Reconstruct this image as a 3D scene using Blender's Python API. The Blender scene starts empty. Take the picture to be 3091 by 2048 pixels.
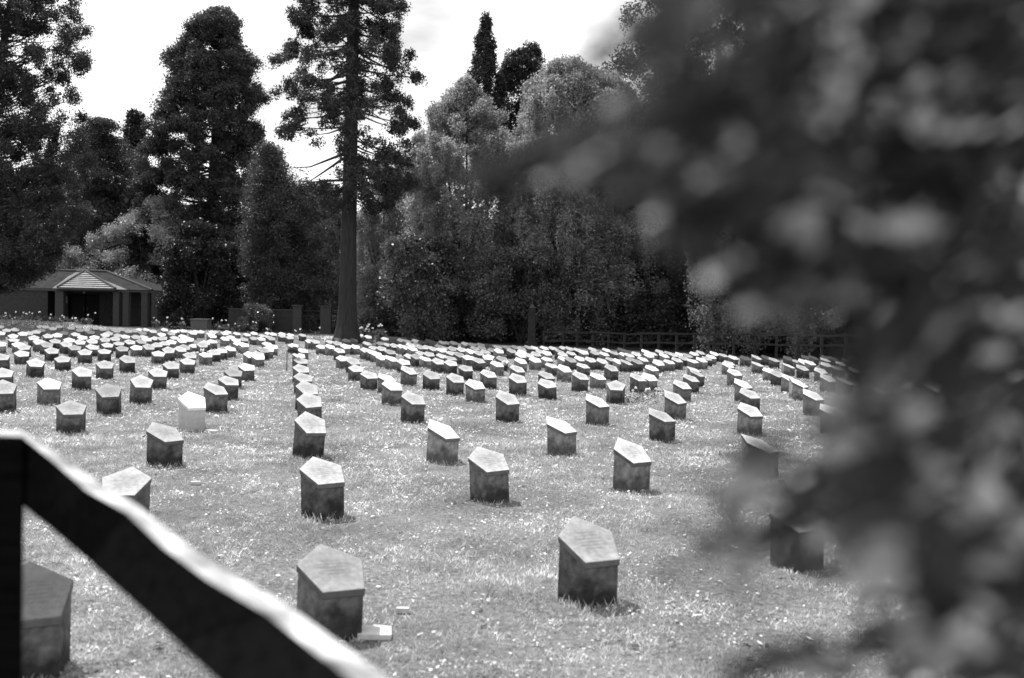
import bpy, math, random
import numpy as np
from mathutils import Matrix, Vector
random.seed(7); rng=np.random.default_rng(11)
sc=bpy.context.scene; col=sc.collection
# ------------------------------------------------------------------ camera model
F,CX,CY,HC,PIT,ROLL=3005.0,1545.5,1024.0,1.884,0.0295,0.0212
SX=-0.0071
SAZ,SEL=math.radians(42),math.radians(60)      # sun: degrees left of straight ahead, elevation
def gz(x,y): return SX*x
def at(px,py,Y):
    """point at world depth Y seen at photo pixel (px,py)"""
    dx,dy=px-CX,py-CY; c,s=math.cos(ROLL),math.sin(ROLL)
    u=dx*c+dy*s; v=-dx*s+dy*c
    cp,sp=math.cos(PIT),math.sin(PIT)
    d=Vector((u/F, cp+(-v/F)*sp, -sp+(-v/F)*cp))
    k=Y/d.y
    return Vector((d.x*k,Y,HC+d.z*k))
def on_plane(px,py,h):
    """point at height h above the turf seen at photo pixel"""
    lo,hi=1.0,400.0
    for _ in range(60):
        m=(lo+hi)/2; p=at(px,py,m)
        if p.z>gz(p.x,m)+h: lo=m
        else: hi=m
    return at(px,py,lo)
# ------------------------------------------------------------------ materials (the photograph is black and white film: greys only)
def mat(name,base,rough=.8,var=.3,scale=6.0,bump=0.0,bscale=40.0,trans=0.0,vlo=None,spec=.2,detail=6,objrand=0.0,stretch=None,coord='Object'):
    m=bpy.data.materials.new(name); m.use_nodes=True; nt=m.node_tree; nt.nodes.clear()
    N=nt.nodes.new; L=nt.links.new
    out=N('ShaderNodeOutputMaterial'); b=N('ShaderNodeBsdfPrincipled')
    b.inputs['Roughness'].default_value=rough; b.inputs['Specular IOR Level'].default_value=spec
    tc=N('ShaderNodeTexCoord'); no=N('ShaderNodeTexNoise'); no.inputs['Scale'].default_value=scale; no.inputs['Detail'].default_value=detail
    src=tc.outputs[coord]
    if stretch:
        mp=N('ShaderNodeMapping'); mp.inputs['Scale'].default_value=stretch; L(src,mp.inputs[0]); src=mp.outputs[0]
    L(src,no.inputs['Vector'])
    r=N('ShaderNodeMapRange'); r.inputs[1].default_value=.3; r.inputs[2].default_value=.7
    r.inputs[3].default_value=base*(1-var); r.inputs[4].default_value=base*(1+var); L(no.outputs['Fac'],r.inputs[0])
    v=r.outputs[0]
    if objrand:
        oi=N('ShaderNodeObjectInfo'); r2=N('ShaderNodeMapRange'); r2.inputs[3].default_value=1-objrand; r2.inputs[4].default_value=1+objrand
        L(oi.outputs['Random'],r2.inputs[0]); mu=N('ShaderNodeMath'); mu.operation='MULTIPLY'; L(v,mu.inputs[0]); L(r2.outputs[0],mu.inputs[1]); v=mu.outputs[0]
    cc=N('ShaderNodeCombineColor'); 
    for i in range(3): L(v,cc.inputs[i])
    L(cc.outputs[0],b.inputs['Base Color'])
    if bump:
        nb=N('ShaderNodeTexNoise'); nb.inputs['Scale'].default_value=bscale; nb.inputs['Detail'].default_value=8; L(src,nb.inputs['Vector'])
        bp=N('ShaderNodeBump'); bp.inputs['Strength'].default_value=bump; bp.inputs['Distance'].default_value=.02
        L(nb.outputs['Fac'],bp.inputs['Height']); L(bp.outputs[0],b.inputs['Normal'])
    if trans:
        t=N('ShaderNodeBsdfTranslucent'); L(cc.outputs[0],t.inputs['Color']); mx=N('ShaderNodeMixShader'); mx.inputs[0].default_value=trans
        L(b.outputs[0],mx.inputs[1]); L(t.outputs[0],mx.inputs[2]); L(mx.outputs[0],out.inputs[0])
    else: L(b.outputs[0],out.inputs[0])
    return m,nt,b,cc,v,tc
def leafmat(name,base,trans=.5,var=.45,rough=.5,scale=.7,spec=.25,patch=None):
    """leaf colour varies leaf to leaf (random per island) and in large clumps"""
    m,nt,b,cc,v,tc=mat(name,base,rough,var,scale,trans=trans,spec=spec)
    N=nt.nodes.new; L=nt.links.new
    g=N('ShaderNodeNewGeometry'); r=N('ShaderNodeMapRange'); r.inputs[3].default_value=.55; r.inputs[4].default_value=1.5
    L(g.outputs['Random Per Island'],r.inputs[0]); mu=N('ShaderNodeMath'); mu.operation='MULTIPLY'; L(v,mu.inputs[0]); L(r.outputs[0],mu.inputs[1])
    out=mu.outputs[0]
    if patch:
        for sc_,lo,hi,a0,a1 in patch:
            pn=N('ShaderNodeTexNoise'); pn.inputs['Scale'].default_value=sc_; pn.inputs['Detail'].default_value=4; L(tc.outputs['Object'],pn.inputs['Vector'])
            pr=N('ShaderNodeMapRange'); pr.inputs[1].default_value=a0; pr.inputs[2].default_value=a1; pr.inputs[3].default_value=lo; pr.inputs[4].default_value=hi; L(pn.outputs['Fac'],pr.inputs[0])
            m3=N('ShaderNodeMath'); m3.operation='MULTIPLY'; L(out,m3.inputs[0]); L(pr.outputs[0],m3.inputs[1]); out=m3.outputs[0]
    for i in range(3): L(out,cc.inputs[i])
    return m
def stone_mat(name,base,dirt,sv=.42):
    """weathered stone: damp dark algae rising in ragged patches from the foot"""
    m,nt,b,cc,v,tc=mat(name,base,.85,sv,17,bump=.35,bscale=60,objrand=.22)
    N=nt.nodes.new; L=nt.links.new
    oi=N('ShaderNodeObjectInfo'); ad=N('ShaderNodeVectorMath'); ad.operation='ADD'
    L(tc.outputs['Object'],ad.inputs[0]); cx=N('ShaderNodeCombineXYZ'); m0=N('ShaderNodeMath'); m0.operation='MULTIPLY'; m0.inputs[1].default_value=37
    L(oi.outputs['Random'],m0.inputs[0]); L(m0.outputs[0],cx.inputs[0]); L(m0.outputs[0],cx.inputs[1]); L(cx.outputs[0],ad.inputs[1])
    no=N('ShaderNodeTexNoise'); no.inputs['Scale'].default_value=7; no.inputs['Detail'].default_value=5; L(ad.outputs[0],no.inputs['Vector'])
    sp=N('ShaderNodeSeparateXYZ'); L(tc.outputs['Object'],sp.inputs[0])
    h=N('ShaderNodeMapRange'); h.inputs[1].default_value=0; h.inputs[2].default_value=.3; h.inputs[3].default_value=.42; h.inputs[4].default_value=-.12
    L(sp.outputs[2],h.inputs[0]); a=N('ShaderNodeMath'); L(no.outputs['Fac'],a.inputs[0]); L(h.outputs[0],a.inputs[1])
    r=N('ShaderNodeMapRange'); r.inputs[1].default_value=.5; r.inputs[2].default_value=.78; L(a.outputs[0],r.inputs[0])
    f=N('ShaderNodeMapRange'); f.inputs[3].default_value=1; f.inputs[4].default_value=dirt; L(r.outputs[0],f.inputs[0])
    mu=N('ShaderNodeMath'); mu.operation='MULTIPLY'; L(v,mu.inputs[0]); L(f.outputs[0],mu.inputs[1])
    for i in range(3): L(mu.outputs[0],cc.inputs[i])
    return m
def cap_mat(name,base):
    """ground top face: clean margin, duller lichened middle with faint rubbed lines"""
    m,nt,b,cc,v,tc=mat(name,base,.75,.22,26,bump=.25,bscale=90,objrand=.18)
    N=nt.nodes.new; L=nt.links.new
    oi=N('ShaderNodeObjectInfo'); m0=N('ShaderNodeMath'); m0.operation='MULTIPLY'; m0.inputs[1].default_value=53
    L(oi.outputs['Random'],m0.inputs[0]); cx=N('ShaderNodeCombineXYZ'); L(m0.outputs[0],cx.inputs[0])
    ad=N('ShaderNodeVectorMath'); ad.operation='ADD'; L(tc.outputs['Object'],ad.inputs[0]); L(cx.outputs[0],ad.inputs[1])
    ds=N('ShaderNodeVectorMath'); ds.operation='DISTANCE'; ds.inputs[1].default_value=(0,.19,.4); L(tc.outputs['Object'],ds.inputs[0])
    no=N('ShaderNodeTexNoise'); no.inputs['Scale'].default_value=11; no.inputs['Detail'].default_value=7; L(ad.outputs[0],no.inputs['Vector'])
    s=N('ShaderNodeMath'); s.operation='MULTIPLY_ADD'; s.inputs[1].default_value=-.16; L(no.outputs['Fac'],s.inputs[0]); L(ds.outputs['Value'],s.inputs[2])
    r=N('ShaderNodeMapRange'); r.inputs[1].default_value=.0; r.inputs[2].default_value=.13; r.inputs[3].default_value=.72; r.inputs[4].default_value=1.0
    wv=N('ShaderNodeTexWave'); wv.bands_direction='Y'; wv.inputs['Scale'].default_value=11; wv.inputs['Distortion'].default_value=.6; wv.inputs['Detail'].default_value=2; wv.inputs['Detail Scale'].default_value=9; L(tc.outputs['Object'],wv.inputs['Vector'])
    ww=N('ShaderNodeMapRange'); ww.inputs[3].default_value=.80; ww.inputs[4].default_value=1.04; L(wv.outputs['Fac'],ww.inputs[0])
    mk=N('ShaderNodeMapRange'); mk.inputs[1].default_value=.07; mk.inputs[2].default_value=.12; mk.inputs[3].default_value=1; mk.inputs[4].default_value=0; L(ds.outputs['Value'],mk.inputs[0])
    wm=N('ShaderNodeMix'); L(mk.outputs[0],wm.inputs[0]); wm.inputs[2].default_value=1; L(ww.outputs[0],wm.inputs[3])
    rr=N('ShaderNodeMath'); rr.operation='MULTIPLY'; L(r.outputs[0],rr.inputs[0]); L(wm.outputs[0],rr.inputs[1])
    L(s.outputs[0],r.inputs[0]); mu=N('ShaderNodeMath'); mu.operation='MULTIPLY'; L(v,mu.inputs[0]); L(rr.outputs[0],mu.inputs[1])
    for i in range(3): L(mu.outputs[0],cc.inputs[i])
    return m
M={}
M['capw']=cap_mat('white_stone_top',.50); M['capn']=cap_mat('pale_stone_top',.35); M['capg']=cap_mat('grey_stone_top',.265); M['capd']=cap_mat('dark_shaded_stone_top',.055)  # darkest cap: one dark stone, elsewhere shade put into the tops' colour
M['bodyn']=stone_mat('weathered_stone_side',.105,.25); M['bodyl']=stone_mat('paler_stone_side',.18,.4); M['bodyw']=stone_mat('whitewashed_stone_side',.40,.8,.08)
M['edge']=mat('slab_edge_stone',.095,.85,.25,12,bump=.2,objrand=.2)[0]; M['edgep']=mat('whitewashed_edge',.6,.85,.15,12)[0]
M['capp']=cap_mat('whitewash_top',.82)
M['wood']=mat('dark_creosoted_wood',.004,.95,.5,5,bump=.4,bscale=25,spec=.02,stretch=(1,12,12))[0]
M['woodtop']=mat('sunlit_wood_top',.33,.8,.75,11,bump=.6,bscale=30,detail=3)[0]  # post and rail tops: sunlight painted in as a pale wood colour
M['oldwood']=mat('old_fence_wood',.018,.8,.4,5,bump=.4)[0]
M['bark']=mat('fibrous_bark',.028,.9,.4,3,bump=1.0,bscale=14,stretch=(6,6,.7))[0]
M['branch']=mat('branch_bark',.035,.9,.4,5)[0]
M['seq']=leafmat('sequoia_foliage',.055,.35); M['conif']=leafmat('conifer_foliage',.05,.3); M['birch']=leafmat('birch_leaves',.27,.5,scale=.5)
M['decid']=leafmat('broad_leaves',.17,.45,scale=.6); M['decidd']=leafmat('dense_broad_leaves',.09,.4,scale=.6); M['bush']=leafmat('glossy_bush_leaves',.24,.4,rough=.35,spec=.5); M['dark']=leafmat('dark_evergreen_leaves',.03,.25)
M['conifl']=leafmat('paler_conifer_foliage',.07,.35); M['cyp']=leafmat('cypress_foliage',.03,.25); M['ivy']=leafmat('undergrowth_leaves',.085,.35,rough=.35,spec=.5); M['silver']=leafmat('silvery_leaves',.15,.5)
M['fore']=leafmat('near_branch_leaves',.04,.5,rough=.5,spec=.3,scale=6)
M['forel']=leafmat('sunlit_near_leaves',.50,.45,rough=.6,spec=.2,scale=6)  # lit copy of the near leaves, sunlight put into their colour
M['brick']=mat('dark_brick',.035,.85,.25,5,bump=.3,bscale=30)[0]; M['pillar']=mat('brick_pillar',.055,.85,.25,9,bump=.3,bscale=40)[0]
M['dim']=mat('unlit_doorway',.012,.9,.2,3)[0]; M['fascia']=mat('painted_fascia',.05,.6,.2,4)[0]; M['paper']=mat('notice_paper',.35,.8,.1,9)[0]
M['iron']=mat('dark_iron',.04,.5,.2,8)[0]; M['granite']=mat('dull_granite',.085,.8,.25,20,bump=.2)[0]
M['petal']=mat('white_petals',.8,.6,.1,20,trans=.3)[0]; M['stem']=mat('plant_leaves',.10,.6,.4,12,trans=.3)[0]
M['bag']=mat('black_plastic',.02,.3,.2,8,bump=.6,bscale=15,spec=.5)[0]; M['litter']=leafmat('dry_fallen_leaves',.5,.2,scale=20); M['litterd']=leafmat('dark_fallen_leaves',.03,.1,scale=20)
M['flat']=mat('pale_broken_slab',.42,.8,.15,12,bump=.3)[0]
def roof_mat(name='ribbed_roof_tiles',base=.15,sp=.15):
    m,nt,b,cc,v,tc=mat(name,base,.6,.25,3,spec=sp); N=nt.nodes.new; L=nt.links.new
    w=N('ShaderNodeTexWave'); w.bands_direction='Z'; w.inputs['Scale'].default_value=1.9; w.inputs['Distortion'].default_value=.15; w.wave_profile='SAW'
    L(tc.outputs['Object'],w.inputs['Vector']); bp=N('ShaderNodeBump'); bp.inputs['Strength'].default_value=.9; bp.inputs['Distance'].default_value=.10
    L(w.outputs['Fac'],bp.inputs['Height']); L(bp.outputs[0],b.inputs['Normal']); return m
M['roof']=roof_mat(); M['roofd']=roof_mat('shaded_roof_tiles',.04,0.0)  # main roof: tree shade put into a darker copy of the tile colour
def ground_mat():
    m,nt,b,cc,v,tc=mat('turf_soil',.13,.95,.35,.55,bump=.9,bscale=55); N=nt.nodes.new; L=nt.links.new
    no=N('ShaderNodeTexNoise'); no.inputs['Scale'].default_value=22; no.inputs['Detail'].default_value=9; no.inputs['Roughness'].default_value=.75; L(tc.outputs['Object'],no.inputs['Vector'])
    r=N('ShaderNodeMapRange'); r.inputs[1].default_value=.36; r.inputs[2].default_value=.66; r.inputs[3].default_value=.45; r.inputs[4].default_value=1.45; L(no.outputs['Fac'],r.inputs[0])
    mu=N('ShaderNodeMath'); mu.operation='MULTIPLY'; L(v,mu.inputs[0]); L(r.outputs[0],mu.inputs[1])
    # beyond the lawn, shade under the trees is put into the ground colour
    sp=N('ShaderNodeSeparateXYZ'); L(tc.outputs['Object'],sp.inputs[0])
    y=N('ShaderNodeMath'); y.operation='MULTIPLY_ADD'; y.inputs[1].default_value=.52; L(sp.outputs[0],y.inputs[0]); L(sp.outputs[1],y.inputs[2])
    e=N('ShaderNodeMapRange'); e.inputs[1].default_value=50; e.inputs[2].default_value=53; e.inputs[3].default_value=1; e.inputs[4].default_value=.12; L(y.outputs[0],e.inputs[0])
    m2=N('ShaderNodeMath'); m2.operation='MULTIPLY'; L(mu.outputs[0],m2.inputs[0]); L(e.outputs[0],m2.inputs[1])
    for i in range(3): L(m2.outputs[0],cc.inputs[i])
    return m
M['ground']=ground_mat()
def grass_mat():
    m=leafmat('short_dry_grass',.46,.4,.30,.6,1.1,.2,patch=[(16,.5,1.35,.38,.62),(3.6,.68,1.3,.38,.62),(.9,.7,1.32,.38,.62)]); return m
M['grass']=grass_mat()
# ------------------------------------------------------------------ mesh helpers
def link(o,parent=None):
    col.objects.link(o)
    if parent: o.parent=parent
    return o
def mesh_obj(name,verts,faces,m,parent=None,smooth=False,midx=None):
    me=bpy.data.meshes.new(name); me.from_pydata([tuple(v) for v in verts],[],faces); me.update()
    for k in (m if isinstance(m,(list,tuple)) else [m]): me.materials.append(k)
    if midx: me.polygons.foreach_set('material_index',midx)
    if smooth: me.polygons.foreach_set('use_smooth',[True]*len(me.polygons))
    return link(bpy.data.objects.new(name,me),parent)
def np_obj(name,V,nper,m,parent=None,midx=None):
    """V: (N*nper,3) loose polygons of nper corners"""
    V=np.asarray(V,dtype=np.float32).reshape(-1,3); n=len(V)//nper
    me=bpy.data.meshes.new(name); me.vertices.add(len(V)); me.vertices.foreach_set('co',V.ravel())
    me.loops.add(len(V)); me.loops.foreach_set('vertex_index',np.arange(len(V),dtype=np.int32))
    me.polygons.add(n); me.polygons.foreach_set('loop_start',np.arange(0,n*nper,nper,dtype=np.int32)); me.polygons.foreach_set('loop_total',np.full(n,nper,dtype=np.int32))
    if midx is not None: me.polygons.foreach_set('material_index',midx)
    me.update(calc_edges=True)
    for k in (m if isinstance(m,(list,tuple)) else [m]): me.materials.append(k)
    return link(bpy.data.objects.new(name,me),parent)
class MB:
    def __init__(s): s.v=[];s.f=[]
    def box(s,a,b):
        x0,y0,z0=a;x1,y1,z1=b;n=len(s.v)
        s.v+=[(x0,y0,z0),(x1,y0,z0),(x1,y1,z0),(x0,y1,z0),(x0,y0,z1),(x1,y0,z1),(x1,y1,z1),(x0,y1,z1)]
        s.f+=[tuple(n+i for i in q) for q in ((0,3,2,1),(4,5,6,7),(0,1,5,4),(1,2,6,5),(2,3,7,6),(3,0,4,7))]; return s
    def tube(s,pts,rad,seg=6,flute=0,ph=0):
        n0=len(s.v); pts=[Vector(p) for p in pts]
        for i,p in enumerate(pts):
            d=(pts[min(i+1,len(pts)-1)]-pts[max(i-1,0)]).normalized()
            a=d.cross(Vector((0,0,1)) if abs(d.z)<.9 else Vector((1,0,0))).normalized(); b=d.cross(a)
            for k in range(seg):
                t=2*math.pi*k/seg; r=rad[i]*(1+flute*math.sin(7*t+ph)*(1 if i<4 else .35)) if flute else rad[i]
                s.v.append(tuple(p+a*math.cos(t)*r+b*math.sin(t)*r))
        for i in range(len(pts)-1):
            for k in range(seg):
                a=n0+i*seg+k;b=n0+i*seg+(k+1)%seg; s.f.append((a,b,b+seg,a+seg))
        s.f.append(tuple(n0+k for k in range(seg))[::-1]); s.f.append(tuple(n0+(len(pts)-1)*seg+k for k in range(seg))); return s
    def prism(s,outline,z0,z1fn):
        n=len(s.v);k=len(outline)
        s.v+=[(x,y,z0(x,y) if callable(z0) else z0) for x,y in outline]+[(x,y,z1fn(x,y)) for x,y in outline]
        s.f.append(tuple(range(n,n+k))[::-1]); s.f.append(tuple(range(n+k,n+2*k)))
        for i in range(k): j=(i+1)%k; s.f.append((n+i,n+j,n+k+j,n+k+i))
        return s
    def build(s,name,m,parent=None,smooth=False): return mesh_obj(name,s.v,s.f,m,parent,smooth)
def empty(name,loc,label=None,cat=None,group=None):
    o=bpy.data.objects.new(name,None); o.location=loc; o.empty_display_size=.1; link(o); tag(o,label,cat,group); return o
def tag(o,label=None,cat=None,group=None,kind=None):
    for k,v in (('label',label),('category',cat),('group',group),('kind',kind)):
        if v: o[k]=v
    return o
# ------------------------------------------------------------------ ground and lawn
G=MB(); S_=500
nx=60
ground=mesh_obj('ground',[(x,y,gz(x,y)) for x,y in ((-S_,-60),(S_,-60),(S_,900),(-S_,900))],[(0,1,2,3)],M['ground']); tag(ground,kind='structure')
def wedge_points(n,y0,y1,pw=1.0):
    """random lawn points inside the view wedge (with margin) with density ~ 1/y^pw"""
    out=[];u=rng.random(n)
    if abs(pw-2)<1e-6: Y=y0*(y1/y0)**u
    else: k=2-pw; Y=(y0**k+(y1**k-y0**k)*u)**(1/k)
    X=(rng.random(n)*2-1)*(Y*.60+1.0)
    return X,Y
def blades(n,y0,y1,pw,h,w):
    X,Y=wedge_points(n,y0,y1,pw)
    # patchy tufts
    pt=(np.sin(X*2.3+1.7*np.sin(Y*1.1))+np.sin(Y*2.9+2*np.sin(X*.9))+np.sin((X+Y)*5.1)+np.sin((X-Y)*7.3))
    H=h*(.45+.9*rng.random(len(X)))*(1+.22*pt); W=w*(.6+.8*rng.random(len(X)))
    sc_=np.clip(Y/9,1,3.2); H=H*np.clip(sc_,1,1.5); W=W*sc_
    a=rng.random(len(X))*2*np.pi; l=H*(.3+1.1*rng.random(len(X))); b=rng.random(len(X))*2*np.pi
    Z=SX*X-.004
    V=np.zeros((len(X),3,3),np.float32)
    V[:,0]=np.stack([X-np.cos(a)*W/2,Y-np.sin(a)*W/2,Z],1); V[:,1]=np.stack([X+np.cos(a)*W/2,Y+np.sin(a)*W/2,Z],1)
    V[:,2]=np.stack([X+np.cos(b)*l,Y+np.sin(b)*l,Z+H],1)
    keep=(Y+.52*X)<51
    return V[keep].reshape(-1,3)
def clover(n,y0,y1,pw,s):
    X,Y=wedge_points(n,y0,y1,pw); k=(np.sin(X*3.1+2*np.sin(Y*1.7))+np.sin(Y*4.3+1.5*np.sin(X*2.1))+np.sin((X+Y)*9.1)+np.sin((X*1.3-Y)*12.3))>.3*rng.normal(size=len(X)); X=X[k];Y=Y[k]
    sz=s*(.5+rng.random(len(X)))*np.clip(Y/7,1,3.5); a=rng.random(len(X))*6.283; t=(rng.random(len(X))-.5)*1.1; u=(rng.random(len(X))-.5)*1.1
    d=np.stack([np.cos(a),np.sin(a),t],1)*sz[:,None]; e=np.stack([-np.sin(a),np.cos(a),u],1)*sz[:,None]*.7; c=np.stack([X,Y,SX*X+.012+.03*rng.random(len(X))],1)
    q=np.stack([c-d,c-e,c+d,c-d,c+d,c+e],1); q=q[(Y+.52*X)<51]
    return q.reshape(-1,3)
V=np.concatenate([clover(110000,2.6,45,1.5,.009),blades(300000,2.6,60,1.6,.034,.006),blades(120000,2.6,14,1.2,.03,.005)])
tag(np_obj('grass',V,3,M['grass']),'short sunlit grass lawn between the stones','grass',kind='stuff')
def litter(name,n,y0,y1,pw,size,m,label):
    X,Y=wedge_points(n,y0,y1,pw); s=size*(.5+rng.random(n)); a=rng.random(n)*6.283; Z=SX*X+.012+.012*rng.random(n)
    c=np.stack([X,Y,Z],1); d=np.stack([np.cos(a),np.sin(a),.5*(rng.random(n)-.3)],1)*s[:,None]; e=np.stack([-np.sin(a),np.cos(a),.6*(rng.random(n)-.5)],1)*s[:,None]*.55
    V=np.stack([c-d,c-e*.9+d*.1,c+d,c+e],1)
    tag(np_obj(name,V,4,m),label,'leaves',kind='stuff')
litter('fallen_leaves',3300,3.5,34,1.2,.017,M['litter'],'pale dry fallen leaves scattered over the lawn')
litter('dark_fallen_leaves',500,3.5,26,1.0,.03,M['litterd'],'dark fallen leaves and clods scattered over the lawn')
# ------------------------------------------------------------------ grave markers
PA,PB,PC,PD,H0,MS=.125,.2,.248,.4195,.307,.4575
PENT=[(-PA,0),(PA,0),(PB,PC),(0,PD),(-PB,PC)]
CT=.042
def grow(o,k):
    cx_,cy_=0,.19
    return [(cx_+(x-cx_)*k,cy_+(y-cy_)*k) for x,y in o]
def dens(o,n):
    return o
def block_mesh(hs,bevel):
    top=lambda x,y:(H0+MS*y)*hs
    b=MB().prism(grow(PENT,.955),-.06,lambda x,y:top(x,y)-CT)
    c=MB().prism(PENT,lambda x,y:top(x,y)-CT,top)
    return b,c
def bev(o,w,seg=2):
    md=o.modifiers.new('bevel','BEVEL'); md.width=w; md.segments=seg; md.limit_method='ANGLE'; md.angle_limit=.5
    return o
protos={}
def proto(kind,cls,hsk):
    key=(kind,cls,hsk)
    if key in protos: return protos[key]
    b,c=block_mesh(hsk/10,True)
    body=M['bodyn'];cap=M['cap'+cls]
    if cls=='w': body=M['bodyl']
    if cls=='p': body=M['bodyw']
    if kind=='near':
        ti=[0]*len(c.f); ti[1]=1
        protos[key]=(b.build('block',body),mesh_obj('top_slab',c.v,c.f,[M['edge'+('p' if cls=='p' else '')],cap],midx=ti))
        for o in protos[key]: col.objects.unlink(o)
    else:
        mb=MB(); n=len(b.v); mb.v=b.v+c.v; mb.f=b.f+[tuple(i+n for i in f) for f in c.f]
        idx=[0]*(len(b.f)+len(c.f)); idx[len(b.f)+1]=1
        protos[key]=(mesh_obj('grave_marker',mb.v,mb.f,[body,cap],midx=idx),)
        col.objects.unlink(protos[key][0])
    return protos[key]
GRP='pentagonal stone grave markers in the lawn'
stones=[]   # (X,Y,yaw,cls,hs,label)
fit={ # X, Y, yaw, height, class, label   (front-edge midpoint on the turf)
'A0':(-.912,5.504,.529,.94,'g','large grey-topped grave marker partly hidden behind the near fence rail, bottom centre-left'),
'B':(.604,6.286,.419,1.025,'g','largest fully visible grave marker, dull grey top and dark sides, bottom centre'),
'A':(-1.538,8.654,.584,1.055,'n','pale-topped grave marker directly behind the one cut off by the fence rail'),
'C':(-.09,9.585,.521,1.058,'n','pale-topped grave marker with weeds at its foot, behind and left of the largest one'),
'D':(1.394,10.407,.586,1.063,'w','bright-topped grave marker with a dark stain at its foot, behind and right of the largest'),
'E':(3.083,11.47,.909,1.038,'w','sharply turned grave marker with a sunlit left edge, just left of the blurred leaves'),
'F':(-3.791,11.213,.956,.95,'n','pale-topped dark grave marker turned right, just below the whitewashed marker'),
'G':(-2.369,12.039,.576,1.035,'n','pale-topped grave marker at the near end of the overlapping file, left of centre'),
'H':(-4.525,14.346,.641,1.1,'p','whitewashed grave marker, brightest and cleanest of all, left of centre'),
'I':(-5.997,13.614,.524,.92,'g','tall grey-topped grave marker with dark front, above the near fence post'),
}
for k,(x,y,a,h,c,l) in fit.items(): stones.append((x,y,a,c,h,l))
def add(px,py,cls='n',yaw=None,label=None,hs=1.0):
    p=on_plane(px,py,H0*hs)
    yaw_=.55+rng.normal()*.07 if yaw is None else yaw
    if yaw=='s': yaw_=-math.atan2(p.x,p.y)+.04
    if yaw=='r': yaw_=.88
    # pixel x is the centre of the pentagon: shift to the front-edge midpoint
    cxx,cyy=-math.sin(yaw_)*.2, math.cos(yaw_)*.2
    X=p.x*(p.y+cyy)/p.y-cxx
    stones.append((X,p.y,yaw_,cls,hs,label))
near=[(12,1189,'n',None,'grave marker cut by the photo\'s left edge, above the near fence post'),(331,1198.6,'g',None,'grey-topped dark grave marker next left of the whitewashed one'),
(425,1170,'n',None,'pale-topped grave marker touching the one behind it, up-left of the whitewashed marker'),
(649,1191,'n','r','pale-topped grave marker tucked against the right side of the whitewashed marker'),
(375,1497,'n',.12,'pale-topped grave marker with only its top showing above the near fence rail'),
(92,1871,'d',.5,'dark grave marker at bottom left, seen between near fence post and sloping rail'),
(1245,1220.7,'n',None,'pale-topped grave marker with broad dark base, front of the slanting file at centre'),
(939,1229,'n',None,'pale-topped grave marker with a chipped front, second in the overlapping file left of centre'),
(925,1190,'n',None,'pale-topped grave marker, third in the overlapping file left of centre'),
(1530,1220,'n',None,'pale-topped grave marker with dark front standing alone near photo centre'),
(1328,1323,'w','r','bright-topped grave marker with a lighter left flank, standing in front of the centre file'),
(1799,1228,'w',.75,'bright-topped grave marker with plain grey sides, right of photo centre'),
(1690,1305,'w',.85,'bright-topped grave marker with leaning left flank, behind the one with a stained foot'),
(1994,1272.5,'n',.72,'pale-topped dark mottled grave marker up-right of the largest one'),
(2033,1217,'w',.75,'bright-topped grave marker with a thin dark shadow along its foot, right of centre'),
(2260,1257,'w',.45,'bright-topped grave marker behind the sharply turned one with sunlit left edge'),
(2642,1364,'g','r','sharply turned grave marker with a thin sunlit edge, half veiled by blurred leaves'),
(2830,1540,'g',.6,'grave marker almost lost behind blurred leaves at lower right'),
(2400,1602,'g',.45,'large grave marker veiled by the lowest blurred leaf spray, right of the largest one'),
(2408,1169,'w','r','sharply turned grave marker with sunlit left edge in the slanting file at right'),
(2805,1183,'n','r','grave marker with thin sunlit left edge seen through blurred leaves at right'),
(2758,1229,'n',None,'grave marker whose right corner alone shows through the blurred leaves'),
(2932,1154,'n',None,'farther of two overlapping grave markers by the right edge, behind blurred leaves'),
(2963,1178,'n',None,'middle grave marker of the three stacked behind blurred leaves at right edge'),
(2956,1230,'n',None,'nearest grave marker of three behind blurred leaves at the right edge')]
for px,py,c,yw,l in near: add(px,py,c,yw,l)
K=400/2367
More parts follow.
